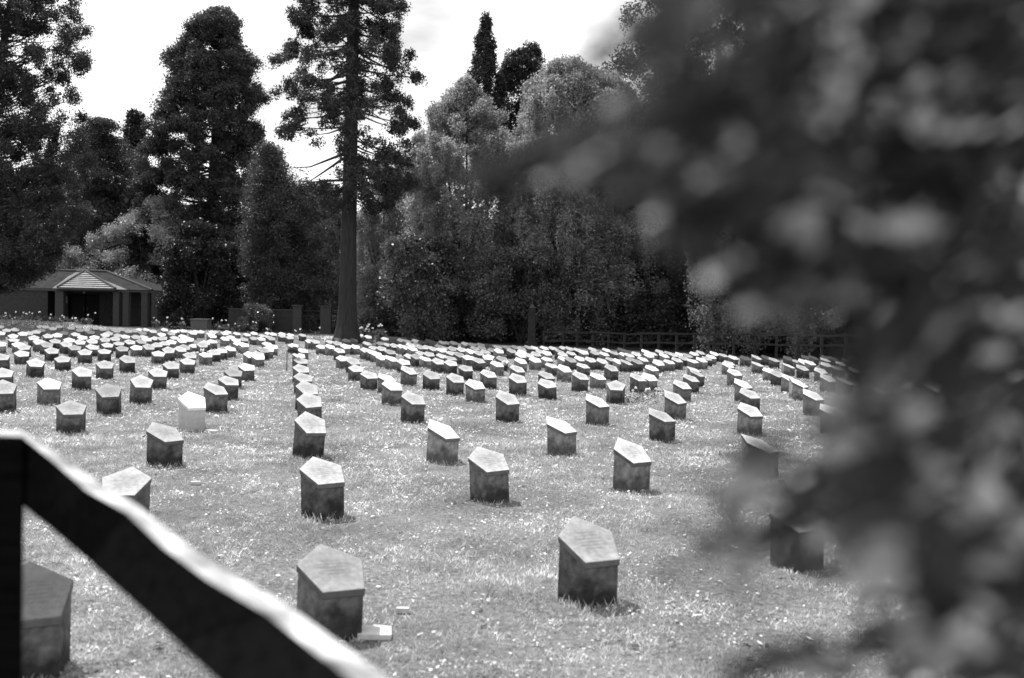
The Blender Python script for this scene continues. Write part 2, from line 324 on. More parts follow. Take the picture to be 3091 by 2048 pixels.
strips=[((0,970),"""400 625n,30 700n,60 995n,625 815ns,1130 735n,1465 990n,880 1215w,1875 845g,2280 745n,1520 605ns,1865 580ns,1645 505n,2185 535g,930 575n,1920 465n,1340 515g,1175 460n,830 470g,700 415n,440 510g,330 460w,240 370n,240 300n,410 255w,515 250g,600 340n,985 390n,865 300n,1030 285w,1235 375w,1425 415n,1350 270n,1480 325w,1650 400n,1690 320w,1880 370g,1880 285n,1940 250g,2060 350n,2110 290g,2240 310w,2130 430n,2320 410n,10 450w,10 245w,0 130w,725 125w,815 130w,945 160w,1055 120w,1265 150w,1410 130w,1430 190n,1530 180w,1620 230g,1710 150w,1830 170w,2040 170w,2080 200w,2160 175w,2290 210w,270 180g,120 190g,650 220g,740 190g,1140 240d"""),
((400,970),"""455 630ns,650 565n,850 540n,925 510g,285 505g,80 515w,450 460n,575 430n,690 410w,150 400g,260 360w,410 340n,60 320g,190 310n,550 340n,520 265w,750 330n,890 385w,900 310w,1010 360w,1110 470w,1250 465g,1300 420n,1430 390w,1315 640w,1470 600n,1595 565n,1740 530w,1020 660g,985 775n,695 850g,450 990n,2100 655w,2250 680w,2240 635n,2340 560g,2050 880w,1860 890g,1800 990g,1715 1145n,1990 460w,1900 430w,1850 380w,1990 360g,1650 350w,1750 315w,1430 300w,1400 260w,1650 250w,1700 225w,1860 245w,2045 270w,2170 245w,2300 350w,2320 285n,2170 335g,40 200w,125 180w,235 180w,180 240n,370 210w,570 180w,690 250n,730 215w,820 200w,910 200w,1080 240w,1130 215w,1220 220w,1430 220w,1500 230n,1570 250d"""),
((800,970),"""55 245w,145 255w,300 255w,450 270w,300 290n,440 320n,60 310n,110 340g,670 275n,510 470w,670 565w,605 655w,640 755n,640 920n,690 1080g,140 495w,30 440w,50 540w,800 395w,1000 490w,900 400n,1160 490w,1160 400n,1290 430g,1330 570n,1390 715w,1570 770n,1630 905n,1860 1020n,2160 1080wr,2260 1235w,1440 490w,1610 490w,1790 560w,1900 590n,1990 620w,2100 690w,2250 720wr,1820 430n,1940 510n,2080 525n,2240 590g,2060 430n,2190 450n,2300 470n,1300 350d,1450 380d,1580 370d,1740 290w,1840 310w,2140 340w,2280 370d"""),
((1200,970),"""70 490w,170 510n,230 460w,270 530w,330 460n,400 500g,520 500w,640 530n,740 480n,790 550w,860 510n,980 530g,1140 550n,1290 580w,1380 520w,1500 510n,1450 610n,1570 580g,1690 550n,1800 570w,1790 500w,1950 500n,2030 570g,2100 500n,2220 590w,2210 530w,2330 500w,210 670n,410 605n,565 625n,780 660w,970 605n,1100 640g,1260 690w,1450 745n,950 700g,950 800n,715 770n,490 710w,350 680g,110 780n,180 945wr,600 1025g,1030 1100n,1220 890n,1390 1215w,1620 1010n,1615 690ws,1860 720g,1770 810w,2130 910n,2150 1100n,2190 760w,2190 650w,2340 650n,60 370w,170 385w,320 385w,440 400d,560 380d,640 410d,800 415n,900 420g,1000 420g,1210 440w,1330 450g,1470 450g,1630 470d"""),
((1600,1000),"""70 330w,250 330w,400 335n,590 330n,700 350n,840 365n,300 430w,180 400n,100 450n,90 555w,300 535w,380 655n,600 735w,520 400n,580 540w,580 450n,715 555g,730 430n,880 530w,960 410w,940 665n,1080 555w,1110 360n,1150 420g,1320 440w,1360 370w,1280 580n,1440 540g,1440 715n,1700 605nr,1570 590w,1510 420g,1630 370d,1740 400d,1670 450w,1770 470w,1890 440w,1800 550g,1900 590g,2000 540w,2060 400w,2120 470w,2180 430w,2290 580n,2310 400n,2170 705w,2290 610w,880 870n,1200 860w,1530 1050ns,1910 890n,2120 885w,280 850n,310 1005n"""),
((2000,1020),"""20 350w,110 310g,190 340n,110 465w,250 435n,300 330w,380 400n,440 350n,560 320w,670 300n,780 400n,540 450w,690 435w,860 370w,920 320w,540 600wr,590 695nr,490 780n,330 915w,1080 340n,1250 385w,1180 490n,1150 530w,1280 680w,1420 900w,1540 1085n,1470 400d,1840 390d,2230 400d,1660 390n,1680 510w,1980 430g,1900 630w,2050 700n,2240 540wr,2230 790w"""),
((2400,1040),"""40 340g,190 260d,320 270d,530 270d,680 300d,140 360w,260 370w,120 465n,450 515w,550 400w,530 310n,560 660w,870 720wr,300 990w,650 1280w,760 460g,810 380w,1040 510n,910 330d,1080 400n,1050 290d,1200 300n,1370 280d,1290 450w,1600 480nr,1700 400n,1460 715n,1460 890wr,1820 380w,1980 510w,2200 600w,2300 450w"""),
((2691,1040),"""790 430n,920 410n""")]
for (ox,oy),txt in strips:
    for e in txt.replace('\n','').split(','):
        a,b=e.strip().split(' '); 
        yw=None
        if b[-1] in 'sr': yw=b[-1]; b=b[:-1]
        cls=b[-1]; b=b[:-1]
        add(ox+float(a)*K,oy+float(b)*K,cls,yw,None,float(np.interp(oy+float(b)*K,[1040,1110,1180],[.78,.80,.93]))+.14*(rng.random()-.4))
def px_of(X,Y,z):
    cp,sp=math.cos(PIT),math.sin(PIT); zz=z-HC; d=Y*cp-zz*sp; up=Y*sp+zz*cp; u=F*X/d; v=-F*up/d
    c,s=math.cos(ROLL),math.sin(ROLL); return CX+u*c-v*s, CY+u*s+v*c
cols=[(95,"the left end of the dark hut wall"),(180,"the hut's single left pillar"),(265,"the hut's dark doorway"),(335,"the right half of the hut's gable"),(405,"the hut's middle pair of pillars"),(485,"the hut's right pair of pillars"),
(565,"the gap between hut and box tomb"),(635,"the dark box tomb"),(740,"the hedge right of the box tomb"),(870,"the brick wall left of the gate"),(985,"the brick gate piers"),(1100,"the giant trunk"),(1200,"the white flowers beyond the giant trunk"),
(1300,"the dark hollow beside the giant trunk"),(1400,"the dark holly under the birches"),(1500,"the pale birches' left side"),(1575,"the space just left of the obelisk"),(1650,"the dark obelisk"),(1740,"the fence just right of the obelisk"),(1830,"the fence's brightest rail"),
(1920,"the middle bays of the far fence"),(2010,"the long plain rails of the fence"),(2110,"the bright drooping branch"),(2220,"the dark bank right of the drooping branch"),(2330,"the faded end of the far fence"),(2430,"the pale specks under the dark trees"),(2540,"the left rim of the blurred leaves"),(2660,"the pale lilies"),(3200,"the thick blurred leaves at right")]
ow='first second third fourth fifth sixth seventh eighth ninth tenth eleventh twelfth thirteenth fourteenth fifteenth sixteenth seventeenth eighteenth nineteenth twentieth'.split(); words=['nearest']+[w+' nearest' for w in ow[1:]]+['twenty-'+w+' nearest' for w in ow[:9]]+['thirtieth nearest']+['thirty-'+w+' nearest' for w in ow[:9]]
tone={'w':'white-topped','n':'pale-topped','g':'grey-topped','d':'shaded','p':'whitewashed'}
bins={}
for i,s in enumerate(stones):
    if s[5] is None:
        x,_=px_of(s[0],s[1],.35); c=next(n for n,(lim,_) in enumerate(cols) if x<lim); bins.setdefault(c,[]).append(i)
lab={}
for c,ids in bins.items():
    ids.sort(key=lambda i:stones[i][1])
    for k,i in enumerate(ids): lab[i]=f"{tone[stones[i][3]]} grave marker, {words[k]} in line with {cols[c][1]}"
def place_stone(i):
    X,Y,yaw,cls,hs,l=stones[i]
    hk=round(hs*20)/2; l=l or lab[i]
    nearq=Y<24
    pr=proto('near' if nearq else 'far',cls,hk)
    tilt=(rng.normal()*.028,rng.normal()*.03,yaw)
    if nearq:
        t=empty('grave_marker',(X,Y,gz(X,Y)),l,'grave marker',GRP); t.rotation_euler=tilt
        for q in pr:
            c=q.copy(); c.parent=t; col.objects.link(c)
            if Y<16: bev(c,.006 if c.name.startswith('top') else .008)
    else:
        c=pr[0].copy(); c.location=(X,Y,gz(X,Y)); c.rotation_euler=tilt; col.objects.link(c); tag(c,l,'grave marker',GRP)
order=sorted(range(len(stones)),key=lambda i:stones[i][1])
for i in order[:300]: place_stone(i)
# the farthest ones, a few pixels each, as one mass
fv=[];ff=[];fm=[]
for i in order[300:]:
    X,Y,yaw,cls,hs,l=stones[i]; me=proto('far',cls,round(hs*20)/2)[0].data; n=len(fv); c_,s_=math.cos(yaw),math.sin(yaw)
    fv+=[(X+v.co.x*c_-v.co.y*s_,Y+v.co.x*s_+v.co.y*c_,gz(X,Y)+v.co.z) for v in me.vertices]
    for q in me.polygons: ff.append(tuple(n+k for k in q.vertices)); fm.append((0 if cls!='w' else 1) if q.material_index==0 else 2+'wngd'.index(cls))
o=mesh_obj('distant_grave_markers',fv,ff,[M['bodyn'],M['bodyl'],M['capw'],M['capn'],M['capg'],M['capd']],midx=fm); tag(o,'farthest small grave markers crowding the back edge of the lawn','grave markers',kind='stuff')
TU=[]
for i in order[:170]:
    X,Y,yaw,cls,hs,l=stones[i]; n=int(260 if Y<16 else 90); wk=1 if Y<16 else 1.8
    e=rng.integers(0,5,n); f_=rng.random(n); pe=np.array(PENT); a_=pe[e]; b_=pe[(e+1)%5]; p_=a_+(b_-a_)*f_[:,None]; ctr=np.array((0,.19)); p_=ctr+(p_-ctr)*(1.0+.16*rng.random(n))[:,None]
    c_,s_=math.cos(yaw),math.sin(yaw); bx_=X+p_[:,0]*c_-p_[:,1]*s_; by_=Y+p_[:,0]*s_+p_[:,1]*c_
    h_=(.03+.05*rng.random(n)**3)*(.7+.6*math.sin(X*7)**2); an=rng.random(n)*6.283; w_=.004*wk; le=rng.random(n)*6.283; z_=SX*bx_-.003
    q=np.zeros((n,3,3)); q[:,0]=np.stack([bx_-np.cos(an)*w_,by_-np.sin(an)*w_,z_],1); q[:,1]=np.stack([bx_+np.cos(an)*w_,by_+np.sin(an)*w_,z_],1); q[:,2]=np.stack([bx_+np.cos(le)*h_*.5,by_+np.sin(le)*h_*.5,z_+h_],1); TU.append(q.reshape(-1,3))
tag(np_obj('grass_tufts',np.concatenate(TU),3,M['grass']),'longer uncut grass around the feet of the stones','grass',kind='stuff')
# ------------------------------------------------------------------ foliage helpers
def leaves(C,size,spread,per,flat=.0,aspect=.6,down=0.0):
    """C (n,3) clump centres -> per leaves each, gaussian spread (3,), loose triangles/quads"""
    n=len(C); q=rng.normal(size=(n*per,3)); q/=np.linalg.norm(q,axis=1)[:,None]; q*=(rng.random(n*per)**.45)[:,None]*1.9
    P=np.repeat(C,per,0)+q*np.array(spread)*np.repeat(.6+.8*rng.random(n),per)[:,None]
    return leafpoly(P,size,aspect,down)
def leafpoly(P,size,aspect=.6,down=0.0):
    n=len(P); d=rng.normal(size=(n,3)); d[:,2]-=down; d/=np.linalg.norm(d,axis=1)[:,None]
    e=np.cross(d,rng.normal(size=(n,3))); e/=np.linalg.norm(e,axis=1)[:,None]+1e-9
    s=(size*(.6+.8*rng.random(n)))[:,None]; d=d*s*.5; e=e*s*.5*aspect
    return np.stack([P-d,P-e,P+d,P+e],1).reshape(-1,3)
def outline(pts,Y):
    """[(py,xl,xr)] in photo pixels -> arrays of z,xl,xr in metres at depth Y"""
    z=[];a=[];b=[]
    for py,l,r in pts:
        m=at((l+r)/2,py,Y); z.append(m.z); a.append(at(l,py,Y).x); b.append(at(r,py,Y).x)
    o=np.argsort(z); return np.array(z)[o],np.array(a)[o],np.array(b)[o]
def tree(name,label,Y,tx,outl,m,limbs=160,clumps=7,per=26,leaf=.16,spread=(.22,.22,.16),r0=.3,trunkr=.35,rise=.15,sag=.25,depth=1.0,down=0.,z0=0.0,cat='tree',top=None,branches=True,lim_r=.05,inner=.25,zbias=1.0,bark=None,aspect=.6,group=None,clump_in=1.0,flute=0,tilt=None,edge=.12,gap=0,gk=1.0,gz0=-9):
    z,xl,xr=outline(outl,Y)
    cx=at(tx,950,Y).x; base=Vector((cx,Y,gz(cx,Y)))
    t=empty(name,base,label,cat,group)
    ztop=top if top else z[-1]
    xt=(xl[-1]+xr[-1])/2-cx if tilt is None else tilt
    def axis(zz): k=max(0,min(1,zz/ztop)); return Vector((xt*k**1.3,0,zz))
    tp=[axis(ztop*.985*k/9) for k in range(10)]; tr=[trunkr*((1-k/9)**.8*.92+.05)*(1.55 if k==0 else 1.0) for k in range(10)]
    if flute: tp=[axis(q) for q in (-.1,.35,.9,2.0,5,9,13,18,ztop*.97)]; tr=[trunkr*q for q in (2.0,1.62,1.3,1.1,.98,.88,.78,.66,.1)]
    tk=MB().tube(tp,tr,28 if flute else 10,flute=flute)
    tk.build('trunk',bark or M['bark'],t,smooth=True)
    br=MB(); C=[]
    for i in range(limbs):
        q=(i+rng.random())/limbs; zz=z[0]+(z[-1]-z[0])*q**zbias
        l=np.interp(zz,z,xl)-cx; r=np.interp(zz,z,xr)-cx; a=axis(zz)
        th=rng.random()*2*math.pi; ux,uy=math.cos(th),math.sin(th)
        lx=(r-a.x) if ux>0 else (a.x-l); ly=(r-l)/2*depth
        lx=max(lx,.15); ly=max(ly,.15)
        R=1/math.sqrt((ux/lx)**2+(uy/ly)**2)*(1-edge+2*edge*rng.random())*(1-.3*rng.random()**3)
        st=axis(max(zz-(rise+.22*rng.normal())*R,.3)); end=Vector((a.x+ux*R,uy*R,zz-sag*R*.4))
        mid=(st+end)/2+Vector((rng.normal()*.1*R,rng.normal()*.1*R,sag*R*.5))
        pp=[st*(1-s)**2+mid*2*s*(1-s)+end*s*s for s in (0,.25,.5,.75,1)]
        if branches: br.tube(pp,[lim_r*k*(.5+R/6) for k in (1,.75,.5,.3,.1)],4)
        for k in range(clumps):
            s=inner+(1-inner)*((k+rng.random())/clumps)**(clump_in)
            p=st*(1-s)**2+mid*2*s*(1-s)+end*s*s
            C.append(p+Vector(rng.normal(size=3)*.12*max(R,.5)*np.array((1,1,.5))))
    C=np.array([tuple(c) for c in C])
    nv=C[:,2]>z0+.15; C=C[nv]
    if gap: nz=np.sin(C[:,0]*1.9/gk+C[:,2]*.7/gk)+np.sin(C[:,2]*1.6/gk+2*np.sin(C[:,1]*.8/gk))+np.sin(C[:,1]*1.7/gk-C[:,0]*1.1/gk); C=C[nz>gap-2.2*(C[:,2]<gz0)]
    Vv=leaves(C,leaf,spread,per,aspect=aspect,down=down)
    Vv[:,2]=np.maximum(Vv[:,2],.02)
    np_obj('crown',Vv,4,m,t)
    if branches: br.build('branches',M['branch'],t)
    return t
def bushy(name,label,Y,outl,m,n=1200,per=30,leaf=.14,spread=(.2,.2,.2),cat='bush',depth=.8,down=0.,shell=.5,aspect=.7,stems=6,group=None,holes=None,hang=0.0,lobes=70,lobe_r=.13,pole=0,tx=None,rise=.1,sag=.2,zb=.9,flute=0,limr=.05,ztop=None,limbfrac=1.0,clear=None,extra=None):
    """crown filled through its volume, from an outline"""
    z,xl,xr=outline(outl,Y); cx=(xl[0]+xr[0])/2 if tx is None else at(tx,950,Y).x
    t=empty(name,(cx,Y,gz(cx,Y)),label,cat,group)
    st=MB()
    q=rng.random(n)**.85; zz=z[0]+(z[-1]-z[0])*q
    L=np.interp(zz,z,xl)-cx; R=np.interp(zz,z,xr)-cx; c=(L+R)/2; hw=(R-L)/2
    th=rng.random(n)*2*np.pi; rr=(shell+(1-shell)*rng.random(n))**.6*(.93+.14*rng.random(n))
    # lobes through the volume, clumps over the outer and upper side of each lobe
    nl=lobes; w0=float(np.mean(R-L))
    qz=rng.random(nl)**zb; lz=z[0]+(z[-1]-z[0])*qz; LL=np.interp(lz,z,xl)-cx; LR=np.interp(lz,z,xr)-cx; lc=(LL+LR)/2; lh=(LR-LL)/2*(1+.10*np.sin(lz*2.1+cx)+.06*np.sin(lz*4.7+2*cx))
    lr=np.clip(w0*lobe_r*(.6+.8*rng.random(nl)),.25,None); lr=np.minimum(lr,lh*.8+.15)
    lt=rng.random(nl)*2*np.pi; lq=(shell+(1-shell)*rng.random(nl))**.5
    inn=np.maximum(lh-lr*.75,.05)
    lp=np.stack([lc+np.cos(lt)*inn*lq,np.sin(lt)*inn*depth*lq,np.minimum(lz,z[-1]-lr*.6)],1)
    idx=rng.integers(0,nl,n); dv=rng.normal(size=(n,3)); dv[:,2]+=.35; dv[:,0]+=np.cos(lt[idx])*.4; dv[:,1]+=np.sin(lt[idx])*.4
    dv/=np.linalg.norm(dv,axis=1)[:,None]
    C=lp[idx]+dv*(lr[idx]*(.55+.5*rng.random(n)))[:,None]*np.array((1,1,.85))
    if clear: C=C[~((C[:,0]>clear[0])&(C[:,0]<clear[1])&(C[:,2]>clear[2])&(C[:,2]<clear[3]))]
    if holes is not None: C=C[rng.random(len(C))>holes*(.5+.5*np.sin(C[:,0]*2.1+1)*np.sin(C[:,2]*2.3+C[:,1]))]
    Vv=leaves(C,leaf,spread,per,aspect=aspect,down=down); Vv[:,2]=np.maximum(Vv[:,2],.02)
    if hang:
        idx=rng.choice(len(C),int(len(C)*hang)); H=[]
        k=14
        P=np.repeat(C[idx],k,0); P[:,2]-=np.tile(np.linspace(.1,1.5,k),len(idx))*np.repeat(.5+rng.random(len(idx)),k); P+=rng.normal(size=P.shape)*.06
        P=np.repeat(P,3,0)+rng.normal(size=(len(P)*3,3))*.06; P[:,2]=np.maximum(P[:,2],.05)
        Vv=np.concatenate([Vv,leafpoly(P,leaf*.8,aspect,1.0)])
    np_obj('crown',Vv,4,m,t)
    if pole:
        zt=ztop or z[-1]; xt=((xl[-1]+xr[-1])/2-cx) if not ztop else .1
        ax=lambda zz: Vector((xt*max(0,min(1,zz/zt))**1.3,0,zz))
        if flute: tp=[ax(q) for q in (-.1,.35,.9,2.0,5,9,13,18,zt*.97)]; tr=[pole*q for q in (2.0,1.62,1.3,1.1,.98,.88,.78,.66,.1)]
        else: tp=[ax(zt*.985*k/9) for k in range(10)]; tr=[pole*((1-k/9)**.8*.92+.05)*(1.4 if k==0 else 1) for k in range(10)]
        MB().tube(tp,tr,28 if flute else 12,flute=flute).build('trunk',M['bark'],t,smooth=True)
        for j in range(nl):
            if rng.random()>limbfrac or (clear and clear[0]<lp[j][0]<clear[1] and clear[2]-.3<lp[j][2]<clear[3]): continue
            e=Vector(lp[j]); Rr=math.hypot(e.x,e.y); a0=ax(max(e.z-(rise+.12*rng.normal())*Rr,.8)); mid=(a0+e)/2+Vector((rng.normal()*.06*Rr,rng.normal()*.06*Rr,-sag*Rr))
            e2=e+(e-mid)*.25
            st.tube([a0*(1-q)**2+mid*2*q*(1-q)+e2*q*q for q in (0,.25,.5,.75,1)],[limr*k*(.45+Rr/5) for k in (1,.75,.5,.3,.12)],5)
        for pl in (extra or []):
            q3=[at(a_,b_,Y)-t.location for a_,b_ in pl]; q3=[Vector((v_.x,.25*k_,v_.z)) for k_,v_ in enumerate(q3)]
            st.tube(q3,[.075*(1-.8*k_/(len(q3)-1)) for k_ in range(len(q3))],6)
            if clear: 
                e_=np.array([tuple(q3[-1]+Vector(rng.normal(size=3)*.22)) for _ in range(5)]+[tuple(q3[-2]*.5+q3[-1]*.5+Vector((0,0,-.15))) ]); np_obj('foliage',leaves(e_,.10,(.16,.16,.13),40),4,m,t)
        st.build('branches',M['branch'],t,smooth=True); return t
    for k in range(stems):
        j=rng.integers(len(C)); e=Vector(C[j]); b=Vector((c.mean()*.3+rng.normal()*.12,rng.normal()*.12,-.05)); mid=Vector((b.x*.6+e.x*.4,b.y*.6+e.y*.4,max(e.z*.55,.3)))
        st.tube([b,mid,e],[.05+.006*z[-1],.035+.004*z[-1],.012],6)
    st.build('trunk',M['branch'],t,smooth=True)
    return t
# giant sequoia with the bare lower trunk
bushy('giant_sequoia','giant conifer with thick bare trunk and drooping limbs, left of centre',49,
 [(-260,960,1140),(-100,905,1200),(0,880,1225),(100,862,1240),(200,832,1250),(330,812,1262),(420,835,1268),(500,870,1262),(590,905,1230),(640,960,1175)],M['seq'],
 n=3400,per=50,leaf=.10,spread=(.16,.16,.15),cat='tree',shell=.4,lobes=500,lobe_r=.046,limbfrac=.6,pole=.385,tx=1048,rise=-.22,sag=.10,zb=.95,flute=.07,limr=.06,ztop=21,depth=.95,clear=(-3.3,-.2,7.6,10.1),extra=[[(1040,464),(985,482),(930,500),(850,502)],[(1038,478),(1000,500),(950,530),(915,548)],[(1040,545),(980,544),(925,548),(880,560)],[(1040,560),(1010,590),(975,625)],[(1060,555),(1110,580),(1160,630),(1190,690)],[(1060,470),(1100,520),(1140,550)]])
# tall dense sequoia left
bushy('giant_sequoia','tall dense rounded conifer behind the hut, with small sky gaps',84,
 [(48,655,690),(80,590,715),(130,545,735),(200,515,768),(280,482,790),(370,452,800),(480,420,805),(600,390,810),(720,380,800),(800,385,790)],M['seq'],
 n=6200,per=52,leaf=.16,spread=(.30,.30,.28),cat='tree',shell=.4,lobes=620,lobe_r=.05,pole=.8,tx=628,rise=.1,sag=.12,zb=.85,limr=.07,limbfrac=.4)
# ragged dark tree filling the left edge
bushy('cedar','ragged dark conifer filling the left edge with sky showing through',56,
 [(-320,-20,190),(-150,-120,250),(0,-180,262),(90,-200,300),(180,-200,262),(260,-200,225),(340,-200,258),(420,-200,255),(520,-200,320),(620,-200,290),(720,-200,245),(800,-190,200),(880,-150,60)],M['conif'],
 n=5600,per=50,leaf=.105,spread=(.19,.19,.2),cat='tree',shell=.0,lobes=760,lobe_r=.04,pole=.4,tx=-90,rise=.3,sag=.1,zb=1.35,limr=.035,depth=.6,limbfrac=.7)
tree('cedar','wide flat-branched conifer between the left-edge tree and the small column',86,300,
 [(372,275,330),(400,235,350),(470,210,372),(560,180,420),(660,170,430),(780,170,440)],M['conif'],
 limbs=150,clumps=7,per=90,leaf=.14,spread=(.5,.5,.2),trunkr=.4,rise=.02,sag=.1,inner=.2)
tree('cypress','small dark columnar conifer against the sky, left of the dense rounded one',95,408,
 [(352,402,418),(380,388,430),(430,380,438),(520,374,445),(700,370,450)],M['cyp'],limbs=220,clumps=6,per=30,leaf=.24,spread=(.3,.3,.3),trunkr=.3,branches=False)
tree('conifer','slender pale-edged conifer beside the giant bare trunk, on its left',70,840,
 [(455,795,835),(500,775,865),(560,755,900),(640,745,930),(740,740,960),(850,742,985),(930,745,980)],M['conifl'],
 limbs=220,clumps=6,per=90,leaf=.12,spread=(.34,.34,.32),trunkr=.3,rise=.1,sag=.3,inner=.3)
bushy('broadleaf_tree','small sunlit glossy-leaved tree rising behind the hut roof',81,
 [(615,460,490),(650,420,560),(700,300,590),(760,270,610),(830,230,620),(930,240,640)],M['bush'],n=2200,per=36,leaf=.12,spread=(.24,.24,.22),cat='tree',shell=.3,lobes=110,lobe_r=.1,holes=.6)
bushy('broadleaf_tree','low sunlit bush peeping over the left end of the hut roof',80,
 [(745,90,180),(780,30,260),(850,0,300),(940,0,300)],M['bush'],n=900,per=30,leaf=.14,cat='tree')
bushy('yew','dark rounded evergreen between hut and brick wall',67,
 [(690,560,640),(740,520,690),(820,490,720),(920,480,730),(995,480,730)],M['dark'],n=1500,per=34,leaf=.15,cat='tree',shell=.4)
bushy('shrub','dim leafy shrub growing over the brick wall left of the gate',63.2,
 [(930,740,800),(950,725,830),(985,720,835),(1005,722,830)],M['ivy'],n=260,per=22,leaf=.09,spread=(.1,.1,.1))
bushy('broadleaf_tree','feathery mid-grey tree behind the gate and giant trunk',72,
 [(575,930,1010),(620,870,1080),(700,850,1110),(800,850,1120),(900,830,1120),(1000,820,1120)],M['decid'],n=3600,per=40,leaf=.11,cat='tree',shell=.2,hang=.2,lobes=220,lobe_r=.08,holes=.2)
bushy('silver_birch','light feathery tree close behind the giant trunk on its right',66,
 [(480,1130,1250),(560,1080,1290),(660,1060,1300),(780,1055,1290),(900,1060,1260),(985,1070,1240)],M['birch'],n=3200,per=40,leaf=.10,cat='tree',shell=.2,hang=.3,lobes=200,lobe_r=.09,holes=.2)
birch='birches along the right of the giant trunk'
bushy('silver_birch','pale birch, leftmost of the large birch crowns, beside the conifer limbs',60,
 [(255,1400,1420),(285,1350,1440),(330,1310,1500),(390,1270,1560),(450,1225,1600),(560,1200,1580),(700,1200,1590),(850,1215,1590),(960,1240,1560)],M['birch'],n=6000,per=30,leaf=.12,spread=(.17,.17,.22),cat='tree',shell=.25,hang=.4,down=.5,aspect=.7,lobes=420,lobe_r=.06,holes=.2,zb=.8,stems=4,group=birch)
bushy('silver_birch','pale weeping birch under the dark spire, middle of the birch crowns',58,
 [(190,1700,1720),(215,1640,1800),(245,1590,1850),(300,1550,1880),(400,1520,1900),(520,1500,1920),(650,1530,1930),(800,1560,1900),(950,1580,1880)],M['birch'],n=6000,per=30,leaf=.12,spread=(.17,.17,.22),cat='tree',shell=.25,hang=.5,down=.5,lobes=420,lobe_r=.06,holes=.2,zb=.8,stems=4,group=birch)
bushy('silver_birch','shorter birch filling the gap before the tall tree, rightmost of the birch crowns',59,
 [(225,1800,1850),(270,1740,1900),(340,1700,1980),(500,1680,2050),(700,1680,2080),(950,1700,2080)],M['birch'],n=4500,per=30,leaf=.12,spread=(.17,.17,.22),cat='tree',shell=.25,hang=.4,down=.5,lobes=320,lobe_r=.06,holes=.2,zb=.8,stems=4,group=birch)
bushy('broadleaf_tree','tall broadleaf tree rising out of frame right of the birches',62,
 [(-260,2000,2450),(-60,1925,2600),(60,1905,2680),(110,1890,2700),(180,1845,2720),(280,1820,2740),(420,1810,2760),(600,1830,2780),(800,1880,2780),(960,1930,2760)],M['decidd'],n=11000,per=40,leaf=.14,spread=(.26,.26,.26),cat='tree',shell=.2,hang=.1,lobes=750,lobe_r=.05,zb=1.0)
bushy('spruce','dark pointed conifer spire above the birches, left of its twin',78,
 [(62,1464,1470),(110,1448,1480),(170,1425,1505),(240,1410,1522),(330,1400,1540),(450,1390,1560)],M['cyp'],n=800,per=36,leaf=.15,spread=(.16,.16,.3),cat='tree',shell=.4,lobes=150,lobe_r=.11,pole=.22,tx=1470,rise=.2,sag=.1,hang=.5,down=1.)
bushy('spruce','dark broad-topped conifer above the birches, right of the spire',80,
 [(145,1600,1630),(168,1530,1634),(220,1500,1640),(300,1490,1640),(400,1480,1650),(480,1480,1660)],M['cyp'],n=1100,per=36,leaf=.15,spread=(.2,.2,.26),cat='tree',shell=.4,lobes=150,lobe_r=.09,pole=.25,tx=1575,rise=.2,sag=.1,hang=.3,down=1.)
# weeping sunlit bough tree at the wood's edge
bushy('weeping_beech','tree with a bright drooping outer bough beside the far fence',47,
 [(590,2070,2200),(630,2035,2330),(670,2075,2350),(720,2045,2380),(790,2090,2400),(830,2070,2420),(890,2100,2440),(940,2080,2450),(1000,2120,2460)],M['silver'],n=1500,per=26,leaf=.12,spread=(.14,.14,.22),cat='tree',shell=.5,hang=.7,down=1.2,lobes=110,lobe_r=.08,depth=.7,holes=.5)
bushy('broadleaf_tree','dark thick tree behind the drooping bough, mostly lost in shade',50,
 [(560,2150,2500),(680,2110,2650),(800,2110,2700),(1000,2120,2700)],M['dark'],n=2600,per=32,leaf=.15,spread=(.28,.28,.28),cat='tree',lobes=150,lobe_r=.08)
bushy('broadleaf_tree','dark tree filling the sky behind the blurred leaves at top right',52,
 [(-300,2500,3300),(-100,2420,3500),(200,2380,3600),(500,2360,3600),(800,2330,3600),(1000,2330,3600)],M['dark'],n=7000,per=30,leaf=.22,spread=(.35,.35,.35),cat='tree',shell=.45)
bushy('broadleaf_tree','dark low tree behind the far fence at centre right',60,
 [(640,1960,2300),(720,1850,2400),(820,1800,2450),(1000,1800,2450)],M['dark'],n=2600,per=30,leaf=.17,spread=(.28,.28,.28),cat='tree')
bushy('holly','dark glinting holly between giant trunk and birches',57,
 [(720,1180,1330),(780,1150,1400),(880,1140,1440),(1000,1140,1450)],M['ivy'],n=1300,per=30,leaf=.13,cat='tree',shell=.5)
bushy('holly','dark glinting holly under the birches, left of the obelisk',56,
 [(760,1480,1680),(830,1420,1720),(920,1400,1740),(1010,1400,1740)],M['ivy'],n=1500,per=30,leaf=.13,cat='tree',shell=.5)
